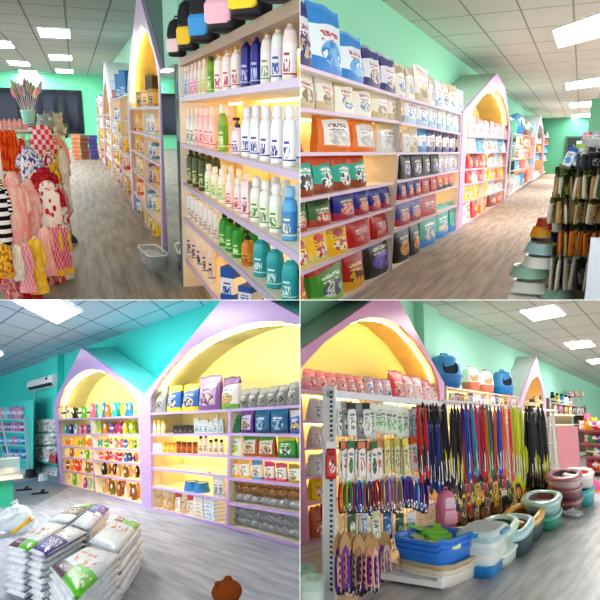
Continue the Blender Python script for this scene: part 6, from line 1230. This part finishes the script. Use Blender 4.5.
@memo
def scoop(c):
    b = MB(); b.loft([(0, .44, .5), (.3, .5, .5), (.36, .48, .48), (.3, .42, .44)], mat(c, .4), 18, 4); h = MB(); h.strap([(0, .4, .3), (0, .7, .6), (0, .95, .7)], .3, .14, mat(c, .4), side=(1, 0, 0)); return ('litter_scoop', b.mesh('scoop_blade', True), [('scoop_handle', h.mesh('scoop_handle', True))])
for i, (dx, dy, dz, c, r, d) in enumerate(((.04, -.08, .3, '#e4ecb8', 1.2, 'pale yellow plastic packet in top blue tray'), (.0, .1, .33, '#8ad048', .4, 'bright green litter scoop in top blue tray'), (-.08, .16, .35, '#74c038', 2.2, 'second green litter scoop in top blue tray'))): spawn(scoop(c), BR, pB + Vector((dx, dy, dz)), r, (.24, .26, .12) if i else (.3, .42, .1), d, 'scoop', None)
# pale stack
p = BR.floor(461, 594); p = Vector((p.x - .1, p.y + .98, 0))
for i in range(6):
    spawn(tray(['#2f8fd0', '#e8f0f0', '#f2f2ee', '#e4ecec', '#f0f4f2', '#c4e0e4'][i], False), BR, (p.x + .006 * i, p.y, .0 + .05 * i), .06, (.36, .84, .11), ['blue tray at the bottom of pale stack', 'pale tray second from bottom of stack', 'white tray third from bottom of stack', 'pale tray fourth from bottom of stack', 'white tray below the closed top', 'pale aqua tray closing the pale stack'][i], 'litter box', 'pale stacked trays')
b = MB(); b.loft([(0, .5, .5), (.6, .5, .5), (1, .42, .44)], mat('#d2e8ea', .3), 28, 4.5); k1 = MB(); k1.box(-.12, .12, -.56, -.44, .1, .7, mat('#3aa0d8', .3)); k2 = MB(); k2.box(.44, .56, -.2, .2, .1, .7, mat('#3aa0d8', .3)); spawn(('tray_lid', b.mesh('lid', True), [('latch', k1.mesh('latch')), ('latch', k2.mesh('latch'))]), BR, (p.x + .03, p.y, .355), .06, (.37, .86, .045), 'pale aqua lid with blue latches on pale stack', 'lid')
pan(litter_pan('#d8e8e0', '#d4ebe0', '#5a7268'), 481, 571, 'lower mint white litter pan behind the pale stack', (.38, 1.2, .18))
pan(litter_pan('#b8d8c8', '#c4e2d4', '#4a6258'), 480, 571, 'pale mint litter pan stacked on another, behind pale stack', (.38, 1.3, .24), z=.13)
pan(litter_pan('#3a5a66', '#b4dbe2', '#1f3a44'), 498, 560, 'dark slate litter pan with pale aqua rim', (.42, 1.3, .32))
pan(litter_pan('#46626a', '#e8b23a', '#7a5210'), 510, 545, 'mustard-rimmed litter pan on slate base', (.46, 1.5, .32))
pan(litter_pan('#2f9a80', '#4aa890', '#6a3a40', hole=.3), 533, 532, 'green litter pan under the aqua-rimmed one', (.48, 1.4, .24))
pan(litter_pan('#b8d4d4', '#a8d4d0', '#7a444a', hole=.34), 533, 532, 'aqua litter pan with brown well, stacked on green one', (.5, 1.4, .24), z=.18)
pan(litter_pan('#7a4a50', '#8a5a60', '#3a2226'), 558, 515, 'lowest maroon litter pan of far stack', (.52, 1.7, .26))
pan(litter_pan('#82525a', '#92626a', '#3a2226'), 558, 515, 'middle maroon litter pan of far stack', (.52, 1.7, .26), z=.18)
pan(litter_pan('#d8c0c0', '#a87078', '#3a2226'), 558, 515, 'topmost maroon litter pan with dark well', (.54, 1.7, .28), z=.34)
pan(litter_pan('#48b0b8', '#58bcc4', '#2a6a70'), 574, 508, 'turquoise litter pan beside the maroon stack', (.5, 1.5, .34))
pan(litter_pan('#e8e4e0', '#f4f0ec', '#c84a3a'), 574, 508, 'white litter pan with red well, on turquoise one', (.52, 1.5, .3), z=.3)
p = BR.floor(573, 517); s = BR.px(p); spawn(crumpled(5), BR, tuple(p), .3, (20 * s, 24 * s, 8 * s), 'crumpled clear plastic wrap on floor by maroon pans', 'plastic wrap')
for (u, v, w, h, c, d) in ((312, 608, 26, 34, '#c6dfd2', 'pale green potty-shaped litter pan at lower left corner'), (303, 596, 24, 32, '#a4d0b8', 'green litter pan at lower left edge behind the potty')):
    p = BR.floor(u, v); s_ = BR.px(p); spawn(litter_pan('#dfeee6', c, '#f0f4f0', .1, .2), BR, tuple(p), .3, (w * s_, w * s_ * 1.3, h * s_), d, 'litter box', None)
# ---- pink gondola end and shelves at far right
xP = BR.hit(577, 470, 2, 0.0).x; yq = BR.hit(577, 476, 2, 0).y; b = MB(); a0 = BR.hit(560, 476, 1, yq); a1 = BR.hit(577, 426, 1, yq)
root = bpy.data.objects.new('gondola_shelf', None); COL.objects.link(root); root.matrix_basis = BR.M @ Matrix.Translation((a0.x, yq, 0)); ALL.append((root, BR)); tag(root, 'pink ended gondola shelf of toys at far right, leash room', 'shelf'); off = Matrix.Translation((-a0.x, -yq, 0))
b.box(a0.x, a1.x, yq, yq + .1, 0, a1.z, mat('#f2b0c4', .4)); add('end_panel', b.mesh('end_panel'), BR, parent=root, mtx=off)
xr = BR.hit(612, 450, 1, yq + 1).x
b = MB(); b.box(a1.x, xr, yq + 1.2, yq + 1.3, 0, a1.z, mat('#c8848c', .5)); add('back_panel', b.mesh('back_panel'), BR, parent=root, mtx=off)
for z in (.12, .5, .86, 1.22):
    b = MB(); b.box(a1.x, xr, yq + .1, yq + 1.2, z, z + .04, mat('#b8707c', .4)); add('shelf', b.mesh('shelf'), BR, parent=root, mtx=off)
cz = ['#c83a5a', '#e8b82a', '#3a6ac0', '#58a84a', '#e87ab0', '#f0e8e0', '#7a4aa0', '#e8762a']
for k, z in enumerate((.16, .54, .9, 1.26)):
    for i in range(5):
        x = a1.x + .3 + (xr - a1.x - .5) * i / 4; nm = ['crimson', 'yellow', 'blue', 'green', 'pink', 'white', 'purple', 'orange'][(k * 3 + i * 5) % 8]
        spawn(toy(cz[(k * 3 + i * 5) % 8], '#f0f0ec', ['pet', 'ball', 'bone'][(i + k) % 3]), BR, (x, yq + .4, z), .3, (.34, .3, .26), f'{nm} toy, {ORD[i]} from left on {["bottom", "second", "third", "top"][k]} pink gondola shelf', 'pet toy', 'toys on the pink gondola')
# plush toys and pink heap beyond
for i, (u, v, w, h, c, d) in enumerate(((588, 426, 10, 16, '#e87a9a', 'pink plush toy on top of pink gondola'), (595, 428, 10, 12, '#e8c83a', 'yellow plush toy on top of pink gondola'), (582, 424, 8, 9, '#f0dcd4', 'cream plush toy on top of pink gondola'))):
    p = BR.hit(u, v + 2, 1, yq + .8); s = BR.px(p); z = a1.z + .02 if False else p.z; spawn(plush(c), BR, (p.x, p.y, 1.26), .4, (w * s, w * s, h * s), d, 'plush toy', None)
p = BR.floor(592, 491); s = BR.px(p); b = MB(); b.loft([(0, .5, .5), (.3, .5, .5), (.6, .3, .3), (1, .06, .06, -.2, 0)], mat('#f05a9a', .6), 14, 2); k = MB(); k.loft([(0, .54, .54), (.14, .52, .52)], mat('#f08a3a', .6), 14); spawn(('cat_tent', b.mesh('tent', True), [('tent_base', k.mesh('tent_base', True))]), BR, tuple(p), 0, (20 * s, 24 * s, 15 * s), 'bright pink cat tent on floor at right edge', 'cat tent')
# =================================================================== partitions between the four interiors, clipping at them
b = MB(); b.box(-.001, .001, 2.0, 60, -30, 30, mat('#e8ebe8', .6)); o = bpy.data.objects.new('wall_upright_partition', b.mesh('p')); COL.objects.link(o); o.location = EYE; o['kind'] = 'structure'
for nm, s in (('wall_level_partition_left', -1), ('wall_level_partition_right', 1)):
    b = MB(); b.box(min(s*.001, s*30), max(s*.001, s*30), 2.0, 60, -.001, .001, mat('#e8ebe8', .6)); o = bpy.data.objects.new(nm, b.mesh('p')); COL.objects.link(o); o.location = EYE; o['kind'] = 'structure'
bpy.context.view_layer.update()
def clip():
    """every interior ends at the partitions: cut away whatever would run through them"""
    dead = set(); cutn = 0
    for o, room in ALL:
        if o.type != 'MESH': continue
        mw = o.matrix_world; pts = [mw @ Vector(c) for c in o.bound_box]
        sx, sz = room.cell
        for ax, s in ((0, sx), (2, sz)):
            d = [(p[ax] - EYE[ax]) * s - .0012 for p in pts]
            if min(d) >= 0: continue
            if max(d) <= 0: dead.add(o); break
            n = Vector((0, 0, 0)); n[ax] = s
            ln = (mw.to_3x3().transposed() @ n).normalized(); lc = mw.inverted() @ (EYE + n * .0012)
            if o.data.users > 1: o.data = o.data.copy()
            bm = bmesh.new(); bm.from_mesh(o.data)
            bmesh.ops.bisect_plane(bm, geom=bm.verts[:] + bm.edges[:] + bm.faces[:], plane_co=lc, plane_no=ln, clear_inner=True)
            left = len(bm.faces); bm.to_mesh(o.data); bm.free(); cutn += 1
            if not left: dead.add(o); break
    kids = {}
    for o, r in ALL:
        if o.parent: kids.setdefault(o.parent, []).append(o)
    def sub(o):
        x = [o]
        for k in kids.get(o, []): x += sub(k)
        return x
    gone = set()
    for o, r in ALL:
        if o in gone or o.parent is not None: continue
        tree = sub(o)
        meshes = [t for t in tree if t.type == 'MESH']
        if o.type == 'MESH' and o in dead:
            gone.update(tree)        # the thing itself lies beyond a partition
        elif meshes and all(t in dead for t in meshes): gone.update(tree)
        else:
            for t in meshes:
                if t in dead and t not in gone: gone.update(sub(t))
    for o in gone: bpy.data.objects.remove(o)
    print('clipped', cutn, 'removed', len(gone))
clip()
# =================================================================== camera, world, view
cam = bpy.data.cameras.new('camera'); cam.sensor_width = 36; cam.lens = 36.0; cam.clip_end = 200; cam.clip_start = .05
co = bpy.data.objects.new('camera', cam); COL.objects.link(co); co.location = EYE; co.rotation_euler = (PI/2, 0, 0); SC.camera = co
w = bpy.data.worlds.new('world'); SC.world = w; w.use_nodes = True
w.node_tree.nodes['Background'].inputs[0].default_value = (1, 1, 1, 1); w.node_tree.nodes['Background'].inputs[1].default_value = 1.0
SC.view_settings.view_transform = 'Standard'; SC.view_settings.look = 'Medium High Contrast'; SC.view_settings.exposure = 1.12
SC.cycles.use_denoising = True; SC.cycles.max_bounces = 6; SC.cycles.sample_clamp_indirect = 4
